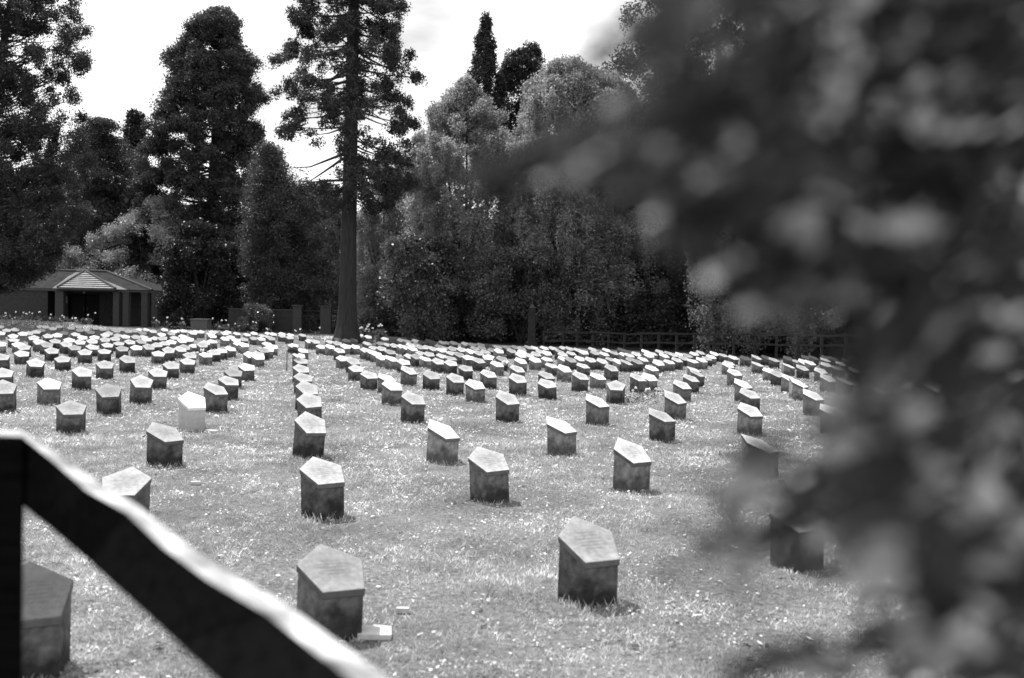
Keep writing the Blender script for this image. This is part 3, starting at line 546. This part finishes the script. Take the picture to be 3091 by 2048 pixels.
# the far wood as one mass behind everything
def wood():
    n=15000; X=(rng.random(n)*2-1)*62; Yb=92+rng.normal(size=n)*3+.0*X; Z=rng.random(n)**1.1
    px=CX+X/Yb*F
    top=np.interp(px,[-400,300,700,1000,1250,1500,1900,2400,3400],[13,12,9,9,10,10,16,26,26])
    top=top*(1+.10*np.sin(X*.9)+.07*np.sin(X*2.3))
    C=np.stack([X,Yb,Z*top],1)
    V=leaves(C,.5,(.7,.7,.6),16); V[:,2]=np.maximum(V[:,2],.02)
    tag(np_obj('woodland',V,4,M['dark']),'dark far wood closing the view behind the garden trees','woodland',kind='stuff')
wood()
def understorey():
    n=3600; u=rng.random(n); px=1130+u*2200; Yb=np.interp(px,[1130,1600,2300,3330],[62,58,50,46])+rng.random(n)*5
    X=(px-CX)/F*Yb; Z=rng.random(n)**1.2*np.interp(px,[1130,1600,2100,2400,3300],[2.6,3.2,3,5,6])
    C=np.stack([X,Yb,Z+SX*X],1); V=leaves(C,.15,(.3,.3,.25),26); V[:,2]=np.maximum(V[:,2],-.3)
    tag(np_obj('undergrowth',V,4,M['dark']),'dark tangled undergrowth behind the far fence','undergrowth',kind='stuff')
understorey()
# ------------------------------------------------------------------ hut
def hut():
    Yp=68.0; t=empty('hut',at(260,990,Yp)*1,'low dark brick hut with ribbed hipped roof and paired pillars','building')
    o=t.location.copy(); o.z=gz(o.x,Yp); t.location=o
    def W(px,py,Y): p=at(px,py,Y)-o; return p
    X=lambda px,Y: at(px,930,Y).x-o.x
    ez=2.42
    # main walls
    w=MB(); x0,x1=X(8,71),X(470,71)
    w.box((x0,3.0,0),(X(205,71),3.25,ez)); w.box((X(300,71),3.0,0),(x1,3.25,ez)); w.box((X(205,71),3.0,2.15),(X(300,71),3.25,ez)); w.box((x0,3.25,0),(x0+.25,9,ez)); w.box((x1-.25,3.25,0),(x1,9,ez)); w.box((x0+.25,8.75,0),(x1-.25,9,ez))
    w.build('wall',M['brick'],t)
    wl=MB(); wl.box((x0,1.2,0),(X(160,70),2.998,ez)); wl.build('wall',M['brick'],t)
    d=MB(); d.box((X(207,71),3.35,0),(X(250,71),3.40,2.1)); dd=d.build('door',M['dim'],t)
    MB().box((X(246,71),3.30,.95),(X(248.5,71),3.348,1.2)).build('handle',M['iron'],dd)
    d=MB(); d.box((X(254,71),3.35,0),(X(298,71),3.40,2.1)); dd=d.build('door',M['dim'],t)
    MB().box((X(256,71),3.30,.95),(X(258.5,71),3.348,1.2)).build('handle',M['iron'],dd)
    # pillars
    for a,b in ((166,191),(341,359),(370,388),(426,445),(457,476)):
        p=MB(); p.box((X(a,Yp),0,0),(X(b,Yp),.42,ez-.18)).build('pillar',M['pillar'],t)
        c=MB(); c.box((X(a,Yp)-.03,-.03,ez-.178),(X(b,Yp)+.03,.45,ez-.10)).build('capital',M['pillar'],t)
    MB().box((X(150,Yp),.06,ez-.098),(X(482,Yp),.36,ez)).build('beam',M['fascia'],t)
    # roofs (solid hipped prisms with thickness)
    def hip(xa,xb,ya,yb,ra,rb,ry0,ry1,z0,z1,name):
        v=[(xa,ya,z0),(xb,ya,z0),(xb,yb,z0),(xa,yb,z0),(xa,ya,z0+.07),(xb,ya,z0+.07),(xb,yb,z0+.07),(xa,yb,z0+.07),(ra,ry0,z1),(rb,ry1,z1)]
        return v
    zr=at(150,818,73).z-gz(o.x,Yp); xa,xb=x0-.5,X(478,71)+.2
    v=hip(xa,xb,1.2,9.5,0,0,0,0,ez+.002,zr,'')[:8]+[(X(90,74),5.3,zr),(X(335,74),5.3,zr)]
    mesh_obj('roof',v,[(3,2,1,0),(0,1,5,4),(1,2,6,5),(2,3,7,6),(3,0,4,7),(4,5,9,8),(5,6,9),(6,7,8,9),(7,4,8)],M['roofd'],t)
    zw=at(257,819,70).z-gz(o.x,Yp)
    a,b=X(182,Yp),X(356,Yp); a2,b2=X(135,72),X(440,72)
    v=[(a,-.45,ez+.004),(b,-.45,ez+.004),(b2,4.0,ez+.004),(a2,4.0,ez+.004),(a,-.45,ez+.08),(b,-.45,ez+.08),(b2,4.0,ez+.08),(a2,4.0,ez+.08),(X(258,70),1.9,zw),(X(250,73),4.0,zw)]
    r=mesh_obj('roof',v,[(3,2,1,0),(0,1,5,4),(1,2,6,5),(2,3,7,6),(3,0,4,7),(4,5,8),(5,6,9,8),(6,7,9),(7,4,8,9)],M['roof'],t)
    rd=MB()
    P=[Vector(q) for q in v]
    for i,j in ((8,4),(8,5),(8,9)): rd.tube([P[i]+Vector((0,0,.05)),P[j]+Vector((0,0,.05))],[.09,.09],8)
    rd.build('ridge_tiles',M['pillar'],t)
    rd=MB(); rd.tube([(X(90,74),5.3,zr+.05),(X(335,74),5.3,zr+.05)],[.1,.1],8); rd.tube([(X(335,74),5.3,zr+.05),(xb,1.2,ez+.1)],[.08,.08],8); rd.build('ridge_tiles',M['pillar'],t)
    # tile courses as real laps on the front hip
    lap=MB(); n=9
    for k in range(n):
        s0=k/n; y0=-.45+(1.9+.45)*s0; z0=ez+.08+(zw-ez-.08)*s0; xl=a+(X(258,70)-a)*s0; xr=b+(X(258,70)-b)*s0; s1=(k+.93)/n
        y1=-.45+2.35*s1; z1=ez+.08+(zw-ez-.08)*s1; xl1=a+(X(258,70)-a)*s1; xr1=b+(X(258,70)-b)*s1
        q=len(lap.v); u=.06
        lap.v+=[(xl+.1,y0-.01,z0+.003),(xr-.1,y0-.01,z0+.003),(xl+.1,y0-.03,z0+u),(xr-.1,y0-.03,z0+u),(xl1+.05,y1,z1+.012),(xr1-.05,y1,z1+.012)]
        lap.f+=[(q,q+1,q+3,q+2),(q+2,q+3,q+5,q+4)]
    lap.build('tile_courses',M['roof'],t)
    MB().box((xa,1.12,ez-.12),(X(150,Yp),1.197,ez+.06)).build('gutter',M['fascia'],t)
    MB().box((X(212,71),2.95,1.35),(X(224,71),2.998,1.82)) # sized below
    MB().box((X(192,71)+.05,2.95,1.45),(X(203,71),2.998,1.95)).build('notice_board',M['paper'],t)
    lm=MB(); lm.tube([(X(243,70),2.6,2.33),(X(243,70),2.6,2.18)],[.05,.11],10); lm.build('lamp',M['paper'],t)
hut()
p=at(600,990,60); g=gz(p.x,60)
bx=empty('box_tomb',(p.x,60,g),'plain dark rectangular box tomb at the far edge of the lawn','tomb')
w=54/F*60/2
MB().box((-w+.04,0,0),(w-.04,.9,.70)).build('chest',M['granite'],bx); MB().box((-w,-.04,.702),(w,.94,.79)).build('lid',M['granite'],bx)
# wall and gate
def wallgate():
    Y=64; X=lambda px: at(px,940,Y).x
    x0,x1=X(690),X(884); t=empty('brick_wall',((x0+x1)/2,Y,gz(x0,Y)),'low dark brick wall with coping, running up to the gate pier','wall'); o=t.location.x
    MB().box((x0-o,0,0),(x1-o,.3,1.38)).build('brickwork',M['brick'],t); MB().box((x0-o,-.04,1.382),(x1-o,.34,1.46)).build('coping',M['pillar'],t)
    g=empty('gateway',((X(885)+X(1000))/2,Y,gz(X(940),Y)),'brick gateway with two piers, crossbeams and a railed gate beyond','gate'); o=g.location.x
    for a,b in ((885,911),(968,1000)):
        pr=MB(); pr.box((X(a)-o,-.12,0),(X(b)-o,.42,1.70)).build('pier',M['pillar'],g); 
        MB().prism([(X(a)-o-.05,-.17),(X(b)-o+.05,-.17),(X(b)-o+.05,.47),(X(a)-o-.05,.47)],1.702,lambda x,y:1.80).build('pier_cap',M['pillar'],g)
    for z,h in ((1.42,.08),(1.12,.06)): MB().box((X(911)-o,.1,z),(X(968)-o,.2,z+h)).build('crossbeam',M['oldwood'],g)
    gt=MB(); gt.box((X(912)-o,.12,.55),(X(967)-o,.16,.60)); gt.box((X(912)-o,.12,.12),(X(967)-o,.16,.17))
    for k in range(9):
        x=X(912)-o+(X(967)-X(912))*(k+.5)/9; gt.box((x-.015,.125,.17),(x+.015,.155,.55))
    for k in range(1,3):
        x=X(912)-o+(X(967)-X(912))*k/3; gt.box((x-.03,.22,.0),(x+.03,.28,1.1))
    gt.build('railing',M['oldwood'],g)
wallgate()
# obelisk
p=at(1605,1000,50); ob=empty('obelisk',(p.x,50,gz(p.x,50)),'small dark pointed stone obelisk before the birches','obelisk')
MB().prism([(-.28,-.28),(.28,-.28),(.28,.28),(-.28,.28)],0,lambda x,y:.3).build('plinth',M['oldwood'],ob)
v=[(-.19,-.19,.302),(.19,-.19,.302),(.19,.19,.302),(-.19,.19,.302),(-.16,-.16,2.0),(.16,-.16,2.0),(.16,.16,2.0),(-.16,.16,2.0),(0,0,2.22)]
mesh_obj('shaft',v,[(3,2,1,0),(0,1,5,4),(1,2,6,5),(2,3,7,6),(3,0,4,7),(4,5,8),(5,6,8),(6,7,8),(7,4,8)],M['oldwood'],ob)
p=at(1101,1000,50); MBp=MB(); MBp.tube([(0,0,-.1),(0,0,.9),(0,0,.95)],[.06,.06,.03],8); q=MBp.build('wooden_post',M['oldwood']); q.location=(p.x,50,gz(p.x,50)); tag(q,'short grey post standing just right of the giant trunk','post')
# far post-and-rail fence
def farfence():
    pxs=[1642,1700,1743,1790,1838,1886,1937,1990,2043,2098,2156,2216,2280,2345,2412,2482,2555,2630,2708,2790,2875,2965,3060,3160]
    t=empty('post_and_rail_fence',at(1642,1000,48.3)*1,'long low post-and-rail fence along the far edge of the lawn','fence'); t.location.z=gz(t.location.x,48.3); o=t.location.copy()
    Y=lambda px: np.interp(px,[1395,3160],[50,38])
    pts=[]
    for i,px in enumerate(pxs):
        y=float(Y(px)); x=at(px,1000,y).x; top=at(px,1002+(px-1650)*.0105,y).z+rng.normal()*.015
        g=gz(x,y); pts.append((x,y,g,top)); 
        h=MB(); h.box((x-o.x-.05,y-o.y-.05,g-o.z-.1),(x-o.x+.05,y-o.y+.05,top-o.z+.04)).build('post',M['oldwood'],t)
    for a,b in zip(pts[:-1],pts[1:]):
        for kz,nm in ((0,.0),(1,.42)):
            def q(p): return Vector((p[0]-o.x,p[1]-o.y-.085,p[3]-o.z-nm-.03+rng.normal()*.008))
            A,B=q(a),q(b); m=MB(); n=0; hh=.04
            m.v=[tuple(A+Vector((0,-.025,-hh))),tuple(B+Vector((0,-.025,-hh))),tuple(B+Vector((0,.025,-hh))),tuple(A+Vector((0,.025,-hh))),tuple(A+Vector((0,-.025,hh))),tuple(B+Vector((0,-.025,hh))),tuple(B+Vector((0,.025,hh))),tuple(A+Vector((0,.025,hh)))]
            m.f=[(0,3,2,1),(4,5,6,7),(0,1,5,4),(1,2,6,5),(2,3,7,6),(3,0,4,7)]; m.build('rail',M['oldwood'],t)
farfence()
# ------------------------------------------------------------------ small things on the lawn
def plant(px,py,h,nb,label,spread=.2,petal=.03,name='flowering_plant',leafy=30,cat='plant',Y=None):
    p=on_plane(px,py,0) if Y is None else at(px,py,Y); t=empty(name,(p.x,p.y,gz(p.x,p.y)),label,cat)
    st=MB(); hd=[]; lf=[]
    for i in range(max(nb,4)):
        e=Vector((rng.normal()*spread,rng.normal()*spread*.7,h*(.6+.5*rng.random()))); st.tube([(e.x*.2,e.y*.2,-.02),(e.x*.6,e.y*.6,e.z*.5),tuple(e)],[.006,.005,.003],4)
        if i<nb: hd.append(tuple(e))
    P=np.stack([rng.normal(size=leafy*4)*spread,rng.normal(size=leafy*4)*spread*.7,rng.random(leafy*4)*h*.75],1)
    np_obj('foliage',leafpoly(P,h*.28,.3,-.6),4,M['stem'],t); st.build('stems',M['stem'],t)
    if hd: np_obj('blossoms',leaves(np.array(hd),petal*1.6,(petal*.4,)*3,9,aspect=.9),4,M['petal'],t)
plant(1905,1216,.20,10,'low patch of wilting white flowers right of the squarely facing marker',.32,.035,leafy=70)
plant(1960,1200,.2,7,'low patch of grey leafy weeds before the paired markers right of centre',.25,.03,leafy=60)
plant(2672,1168,.5,9,'bunch of pale lilies beside a marker near the blurred leaves',.16,.09,leafy=30)
plant(597,1086,.3,4,'white flowers beside a small marker left of centre',.14,.07,leafy=20)
plant(1525,1122,.25,3,'small dark pot plant with one white bloom among the centre markers',.08,.06,leafy=20)
plant(1113,1000,.9,9,'spindly shrub with glinting white blooms right of the giant trunk',.18,.05,leafy=30,Y=50)
plant(1150,1000,.9,7,'thin shrub with white blooms, second right of the giant trunk',.14,.05,leafy=30,Y=51)
fl=[(15,958,'at the photo\'s left edge'),(42,963,'beside the leftmost mound'),(62,958,'before the hut wall'),(85,958,'below the hut wall vent'),(118,962,'left of the hut\'s single pillar'),(150,962,'at the foot of the hut\'s single pillar'),(180,966,'just right of the single pillar'),(204,962,'tallest in the doorway of the hut'),(233,970,'before the hut doors'),(256,968,'right of the hut doors'),(268,966,'left of the middle pillars'),(475,972,'right of the last hut pillar'),(508,975,'between hut and box tomb'),(548,972,'low before the box tomb\'s left end'),(655,978,'right of the box tomb'),(680,985,'left of the wall shrub'),(708,990,'below the wall shrub'),(765,985,'tangled, before the brick wall'),(898,1000,'at the left gate pier'),(955,1002,'inside the gateway'),(810,1000,'left of the gateway')]
for px,py,l in fl: plant(px,py,at(px,py-5,57.5).z+.05,2,'small plant with white flower heads '+l,.15,.048,leafy=10,Y=57.5)
def mound(px,py,w,h,label,Y=56.5):
    p=at(px,py,Y); t=empty('grave_mound',(p.x,Y,gz(p.x,Y)),label,'mound','long-grassed mounds before the hut')
    v=[];f=[];n=14;r=6
    for j in range(r+1):
        for i in range(n):
            a=2*math.pi*i/n;k=math.cos(j/r*math.pi/2); v.append((math.cos(a)*w*k,math.sin(a)*1.0*k,h*math.sin(j/r*math.pi/2)*(1+.08*math.sin(3*a))-.02))
    for j in range(r):
        for i in range(n): f.append((j*n+i,j*n+(i+1)%n,(j+1)*n+(i+1)%n,(j+1)*n+i))
    mesh_obj('earth',v,f,M['ground'],t,True)
    q=rng.random(900)*6.283; k=np.sqrt(rng.random(900)); P=np.stack([np.cos(q)*w*k,np.sin(q)*k,h*np.sqrt(1-k*k)*.98],1)
    np_obj('long_grass',leafpoly(P,.16,.16,-1.5),4,M['grass'],t)
for px,w,h,l in ((20,1.5,.75,'leftmost grassy mound, cut by the photo edge'),(85,1.2,.8,'grassy mound below the hut wall, second from left'),(150,1.1,.72,'grassy mound at the foot of the hut\'s single pillar'),(205,.9,.7,'grassy mound before the hut doorway'),(265,1.2,.5,'low grassy mound left of the hut\'s middle pillars'),(570,.7,.25,'small tussocky mound left of the box tomb'),(640,.8,.3,'small tussocky mound right of the box tomb'),(905,1.3,.3,'broad low mound before the gateway'),(985,1.0,.3,'low mound at the foot of the giant trunk')):
    mound(px,985,w,h*.62,l,56.5 if px<700 else 53)
# black bag on the overlapping file and its thin post
p=on_plane(893,1118,.0); 
bg=empty('plant_stand',(p.x-.12,p.y-.6,gz(p.x,p.y)),'thin dark stake holding a black cloth, left of the overlapping marker file','stake')
MB().tube([(0,0,-.05),(0,0,.55),(.02,0,.6)],[.012,.012,.008],6).build('stake',M['iron'],bg)
V=[];
b=MB(); b.tube([(.02,0,.56),(.10,0,.62),(.22,.02,.60),(.30,.03,.50)],[.03,.09,.10,.03],10); b.build('black_cloth',M['bag'],bg,True)
p=on_plane(1520,1122,0); b=MB(); b.tube([(0,0,0),(0,0,.03),(0,0,.16),(0,0,.18),(0,0,.12)],[.09,.1,.13,.14,.10],14); q=b.build('flower_pot',M['bag']); q.location=(p.x,p.y-.1,gz(p.x,p.y)); tag(q,'squat black pot standing before a centre marker','pot')
def slab(px,py,sx,sy,ang,label):
    p=on_plane(px,py,.02); o=MB().prism([(-sx,-sy*.8),(sx*.9,-sy),(sx,sy*.7),(.1*sx,sy),(-sx*.8,sy*.9)],0,lambda x,y:.03+.01*x).build('stone_slab',M['flat']); o.location=(p.x,p.y,gz(p.x,p.y)+.005); o.rotation_euler=(.02,.03,ang); tag(o,label,'slab')
slab(640,1302,.09,.05,-.3,'pale broken slab lying at the right foot of the whitewashed marker')
slab(1130,1910,.10,.09,.2,'pale flat slab beside the large marker cut off by the fence rail')
slab(590,1458,.05,.03,.4,'small pale chip of stone on the lawn above the fence rail')
slab(1215,1842,.04,.02,.1,'tiny pale chip on the lawn between the two largest markers')
# ------------------------------------------------------------------ near fence
def nearfence():
    t=empty('wooden_fence',(-1.5,1.9,gz(-1.5,1.9)),'out-of-focus dark wooden fence with sunlit sloping top rail, lower left','fence'); o=t.location.copy()
    # post: right edge at px ~70, top ~1310
    Yp=1.75; a=at(-60,1310,Yp); b=at(74,1316,Yp); 
    b2=at(60,2048,Yp)
    sh=(b2.x-b.x); w=.17
    v=[]
    for z,x1 in ((-.1,b.x+sh*1.3),(b.z,b.x)):
        for dx,dy in ((-w,0),(0,0),(0,.10),(-w,.10)): v.append(((x1*(Yp+dy)/Yp if dx==0 else x1+dx*1.3)-o.x,Yp+dy-o.y,z-o.z+(0 if z<0 else (.0 if dy==0 else -.004))))
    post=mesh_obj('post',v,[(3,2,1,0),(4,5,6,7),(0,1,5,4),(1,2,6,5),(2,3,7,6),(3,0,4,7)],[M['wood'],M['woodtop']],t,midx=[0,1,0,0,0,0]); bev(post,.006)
    # rail: face towards the viewer, top face catching the sun
    # front lower edge, front upper edge, back upper edge sampled along its length (photo px), depth shrinking as it nears the camera
    fu=[(50,1306),(165,1397),(262,1482),(381,1548),(495,1655),(627,1752),(810,1858),(940,1962),(1062,2052),(1250,2210)]
    bu=[(50,1284),(200,1368),(310,1442),(430,1512),(545,1598),(690,1695),(880,1800),(1030,1905),(1180,2006),(1400,2170)]
    fl_=[(50,1512),(150,1592),(261,1687),(330,1752),(430,1842),(540,1945),(653,2050),(760,2160),(860,2260),(1000,2420)]
    n=len(fu); v=[]
    for i in range(n):
        Y=1.785-.88*i/(n-1)
        A=at(*fu[i],Y); C=at(fu[i][0]+(bu[i][0]-fu[i][0])*.66,fu[i][1]+(bu[i][1]-fu[i][1])*.66,Y+.06); D=at(*fl_[i],Y); 
        B=Vector((C.x,C.y,D.z-.005))
        for q in (D,A,C,B): v.append(tuple(q-o))
    f=[];mi=[]
    for i in range(n-1):
        for k in range(4):
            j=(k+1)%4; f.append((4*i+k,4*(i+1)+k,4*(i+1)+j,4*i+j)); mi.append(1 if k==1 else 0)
    f.append((0,1,2,3)); mi.append(0); f.append((4*n-1,4*n-2,4*n-3,4*n-4)); mi.append(0)
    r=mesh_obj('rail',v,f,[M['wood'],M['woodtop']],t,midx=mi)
nearfence()
# ------------------------------------------------------------------ near shrub, far out of focus, on the right
def foreshrub():
    global rng
    rng=np.random.default_rng(21)
    root=at(3500,2300,1.15); t=empty('shrub',(root.x,root.y,gz(root.x,root.y)),'close out-of-focus leafy shrub whose sprays cover the right of the view','shrub'); o=t.location.copy()
    br=MB(); P=[]; D=[]; LI=[]
    def spray(p0,p1,n,wd,depth0,depth1,twigs=True):
        """twig from photo pixel p0 to p1 with n leaves spread wd px wide"""
        A=at(*p0,depth0)-o; B=at(*p1,depth1)-o; ax=(B-A)
        mid=(A+B)/2+Vector((0,0,.03*ax.length*10*.3))
        q=lambda s: A*(1-s)**2+mid*2*s*(1-s)+B*s*s
        br.tube([q(s) for s in (0,.33,.66,1)],[.0035,.0028,.002,.001],5)
        nt_=max(3,n//4); u=Vector((-.87,.15,-.42)).normalized()
        for i in range(nt_):
            s=rng.random()**.9; c=q(s); d=(depth0+(depth1-depth0)*s); r=wd/F*d*(1-.4*s)
            c=c+Vector((rng.normal()*r*.6,rng.normal()*r*.7,rng.normal()*r*.6)); du=(u+Vector(rng.normal(size=3)*.3)).normalized()
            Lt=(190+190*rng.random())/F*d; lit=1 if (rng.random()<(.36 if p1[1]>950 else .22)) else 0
            br.tube([c-du*Lt*.5,c+du*Lt*.5],[.0009,.0004],4)
            for k in range(6):
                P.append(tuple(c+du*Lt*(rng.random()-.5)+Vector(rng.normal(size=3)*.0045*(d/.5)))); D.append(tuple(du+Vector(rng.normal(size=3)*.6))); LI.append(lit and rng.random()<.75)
    # big mass on the far right
    for i in range(26):
        y=-150+i*88; x=3250+rng.normal()*60
        spray((x,y+120),(2790+rng.normal()*70,y+rng.normal()*70),120,170,.75+.25*rng.random(),.6+.2*rng.random())
    # upper veil reaching left
    for a,b,n,w in (((3150,-60),(2250,40),75,170),((3150,60),(2080,150),80,170),((3100,200),(1980,330),80,170),((3100,330),(2230,470),70,150),((3050,480),(1800,520),75,150),((3000,620),(1700,560),45,120),
        ((3080,640),(2120,720),75,150),((3080,760),(2180,860),70,130),((3120,820),(2250,900),60,120),((2900,-50),(1950,-20),60,160),((2700,100),(1900,60),40,120),((2800,640),(2050,640),60,150),((2700,250),(2000,420),45,150),((3100,900),(2480,830),50,110),
        ((3120,1000),(2600,1000),46,110),((3150,1120),(2700,960),36,90),
        ((2600,380),(1500,470),20,90),((2500,620),(1700,560),16,80),((2950,1230),(2480,1180),24,80),((3150,1300),(2600,1240),46,110),((3150,1350),(2450,1420),56,130),((3150,1450),(2260,1520),70,120),((3050,1500),(2180,1640),60,100),((2900,1560),(2280,1700),48,110),((3150,1580),(2560,1680),60,120),
        ((3150,1700),(2720,1760),60,130),((3150,1640),(2640,1540),60,130),((3150,1820),(2800,1850),50,90),((3200,2100),(2560,1960),50,90),((3150,2080),(2350,2020),40,80),((2850,1420),(2050,1480),34,90),((2700,1560),(2180,1700),40,110),((2750,1480),(2280,1600),40,110),((2700,1300),(2250,1400),24,90),((3100,1960),(2100,2040),40,80),((2400,330),(1560,440),16,110),((2300,520),(1420,560),14,90)):
        spray(a,b,int(n*(1.5 if b[1]<950 else (.62 if b[0]<2600 else 1.0))),w*1.15,.62,.36+.12*rng.random())
    P=np.array(P);D=np.array(D); n=len(P); D/=np.linalg.norm(D,axis=1)[:,None]
    E=np.cross(D,rng.normal(size=(n,3))); E/=np.linalg.norm(E,axis=1)[:,None]; L=(.007+.008*rng.random(n)**2)[:,None]; W=L*.45
    N=np.cross(D,E)
    Vv=np.stack([P-D*L,P-D*L*.4-E*W,P+D*L*.35-E*W*.9,P+D*L,P+D*L*.35+E*W*.9,P-D*L*.4+E*W],1)+0
    Vv[:,[1,2,4,5]]+=(N*L*.15)[:,None]
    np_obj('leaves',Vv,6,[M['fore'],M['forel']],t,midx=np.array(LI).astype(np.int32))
    # main stems from the ground up the right side
    for k in range(5):
        x=3330+k*45; d=.95+.1*k; pts=[at(x+60,2600+150*k,d)-o]
        pts=[Vector((pts[0].x,pts[0].y+.1,0))]+[at(x+rng.normal()*25,yy,d)-o for yy in (1900,1200,500,-200)]
        br.tube(pts,[.016,.013,.010,.007,.004],7)
    br.build('twigs',M['branch'],t,True)
foreshrub()
# ------------------------------------------------------------------ light and sky
sun=bpy.data.lights.new('sun','SUN'); sun.energy=4.6; sun.angle=math.radians(.55); sun.color=(1,1,1)
so=bpy.data.objects.new('sun',sun); link(so)
sd=Vector((-math.sin(SAZ)*math.cos(SEL),math.cos(SAZ)*math.cos(SEL),math.sin(SEL)))
so.rotation_euler=(-sd).to_track_quat('-Z','Y').to_euler(); so.location=(0,0,30)
w=bpy.data.worlds.new('World'); sc.world=w; w.use_nodes=True; nt=w.node_tree; nt.nodes.clear(); N=nt.nodes.new; L=nt.links.new
sky=N('ShaderNodeTexSky'); sky.sky_type='NISHITA'; sky.sun_disc=False; sky.sun_elevation=SEL; sky.sun_rotation=-SAZ; sky.air_density=1.5; sky.dust_density=4
bw=N('ShaderNodeRGBToBW'); L(sky.outputs[0],bw.inputs[0])
tc=N('ShaderNodeTexCoord'); mp=N('ShaderNodeMapping'); mp.inputs['Scale'].default_value=(1.6,1.6,5.0); L(tc.outputs['Generated'],mp.inputs[0])
no=N('ShaderNodeTexNoise'); no.inputs['Scale'].default_value=2.1; no.inputs['Detail'].default_value=5; L(mp.outputs[0],no.inputs['Vector'])
r=N('ShaderNodeMapRange'); r.inputs[1].default_value=.52; r.inputs[2].default_value=.70; r.inputs[3].default_value=1.0; r.inputs[4].default_value=.55; L(no.outputs['Fac'],r.inputs[0])
# thin bright cloud veil over the sky, greyer in drifting patches
mx=N('ShaderNodeMath'); mx.operation='MAXIMUM'; mx.inputs[1].default_value=10.5; L(bw.outputs[0],mx.inputs[0])
mu=N('ShaderNodeMath'); mu.operation='MULTIPLY'; L(mx.outputs[0],mu.inputs[0]); L(r.outputs[0],mu.inputs[1])
cc=N('ShaderNodeCombineColor'); [L(mu.outputs[0],cc.inputs[i]) for i in range(3)]
bgn=N('ShaderNodeBackground'); bgn.inputs['Strength'].default_value=.09; L(cc.outputs[0],bgn.inputs['Color']); ou=N('ShaderNodeOutputWorld'); L(bgn.outputs[0],ou.inputs[0])
sc.view_settings.view_transform='Standard'; sc.view_settings.look='None'; sc.view_settings.exposure=.62; sc.view_settings.gamma=1
# ------------------------------------------------------------------ camera
cam=bpy.data.cameras.new('camera'); co=bpy.data.objects.new('camera',cam); link(co)
cam.sensor_width=36; cam.lens=35.0; cam.clip_start=.05; cam.clip_end=2000
R=Vector((1,0,0)); U=Vector((0,math.sin(PIT),math.cos(PIT))); Fw=Vector((0,math.cos(PIT),-math.sin(PIT)))
c,s=math.cos(ROLL),math.sin(ROLL); rx=R*c+U*s; uy=-R*s+U*c
m=Matrix((rx,uy,-Fw)).transposed().to_4x4(); m.translation=(0,0,HC); co.matrix_world=m
cam.dof.use_dof=True; cam.dof.focus_distance=15; cam.dof.aperture_fstop=2.0; cam.dof.aperture_blades=6
sc.camera=co
sc.cycles.max_bounces=6; sc.cycles.transmission_bounces=3; sc.cycles.diffuse_bounces=3
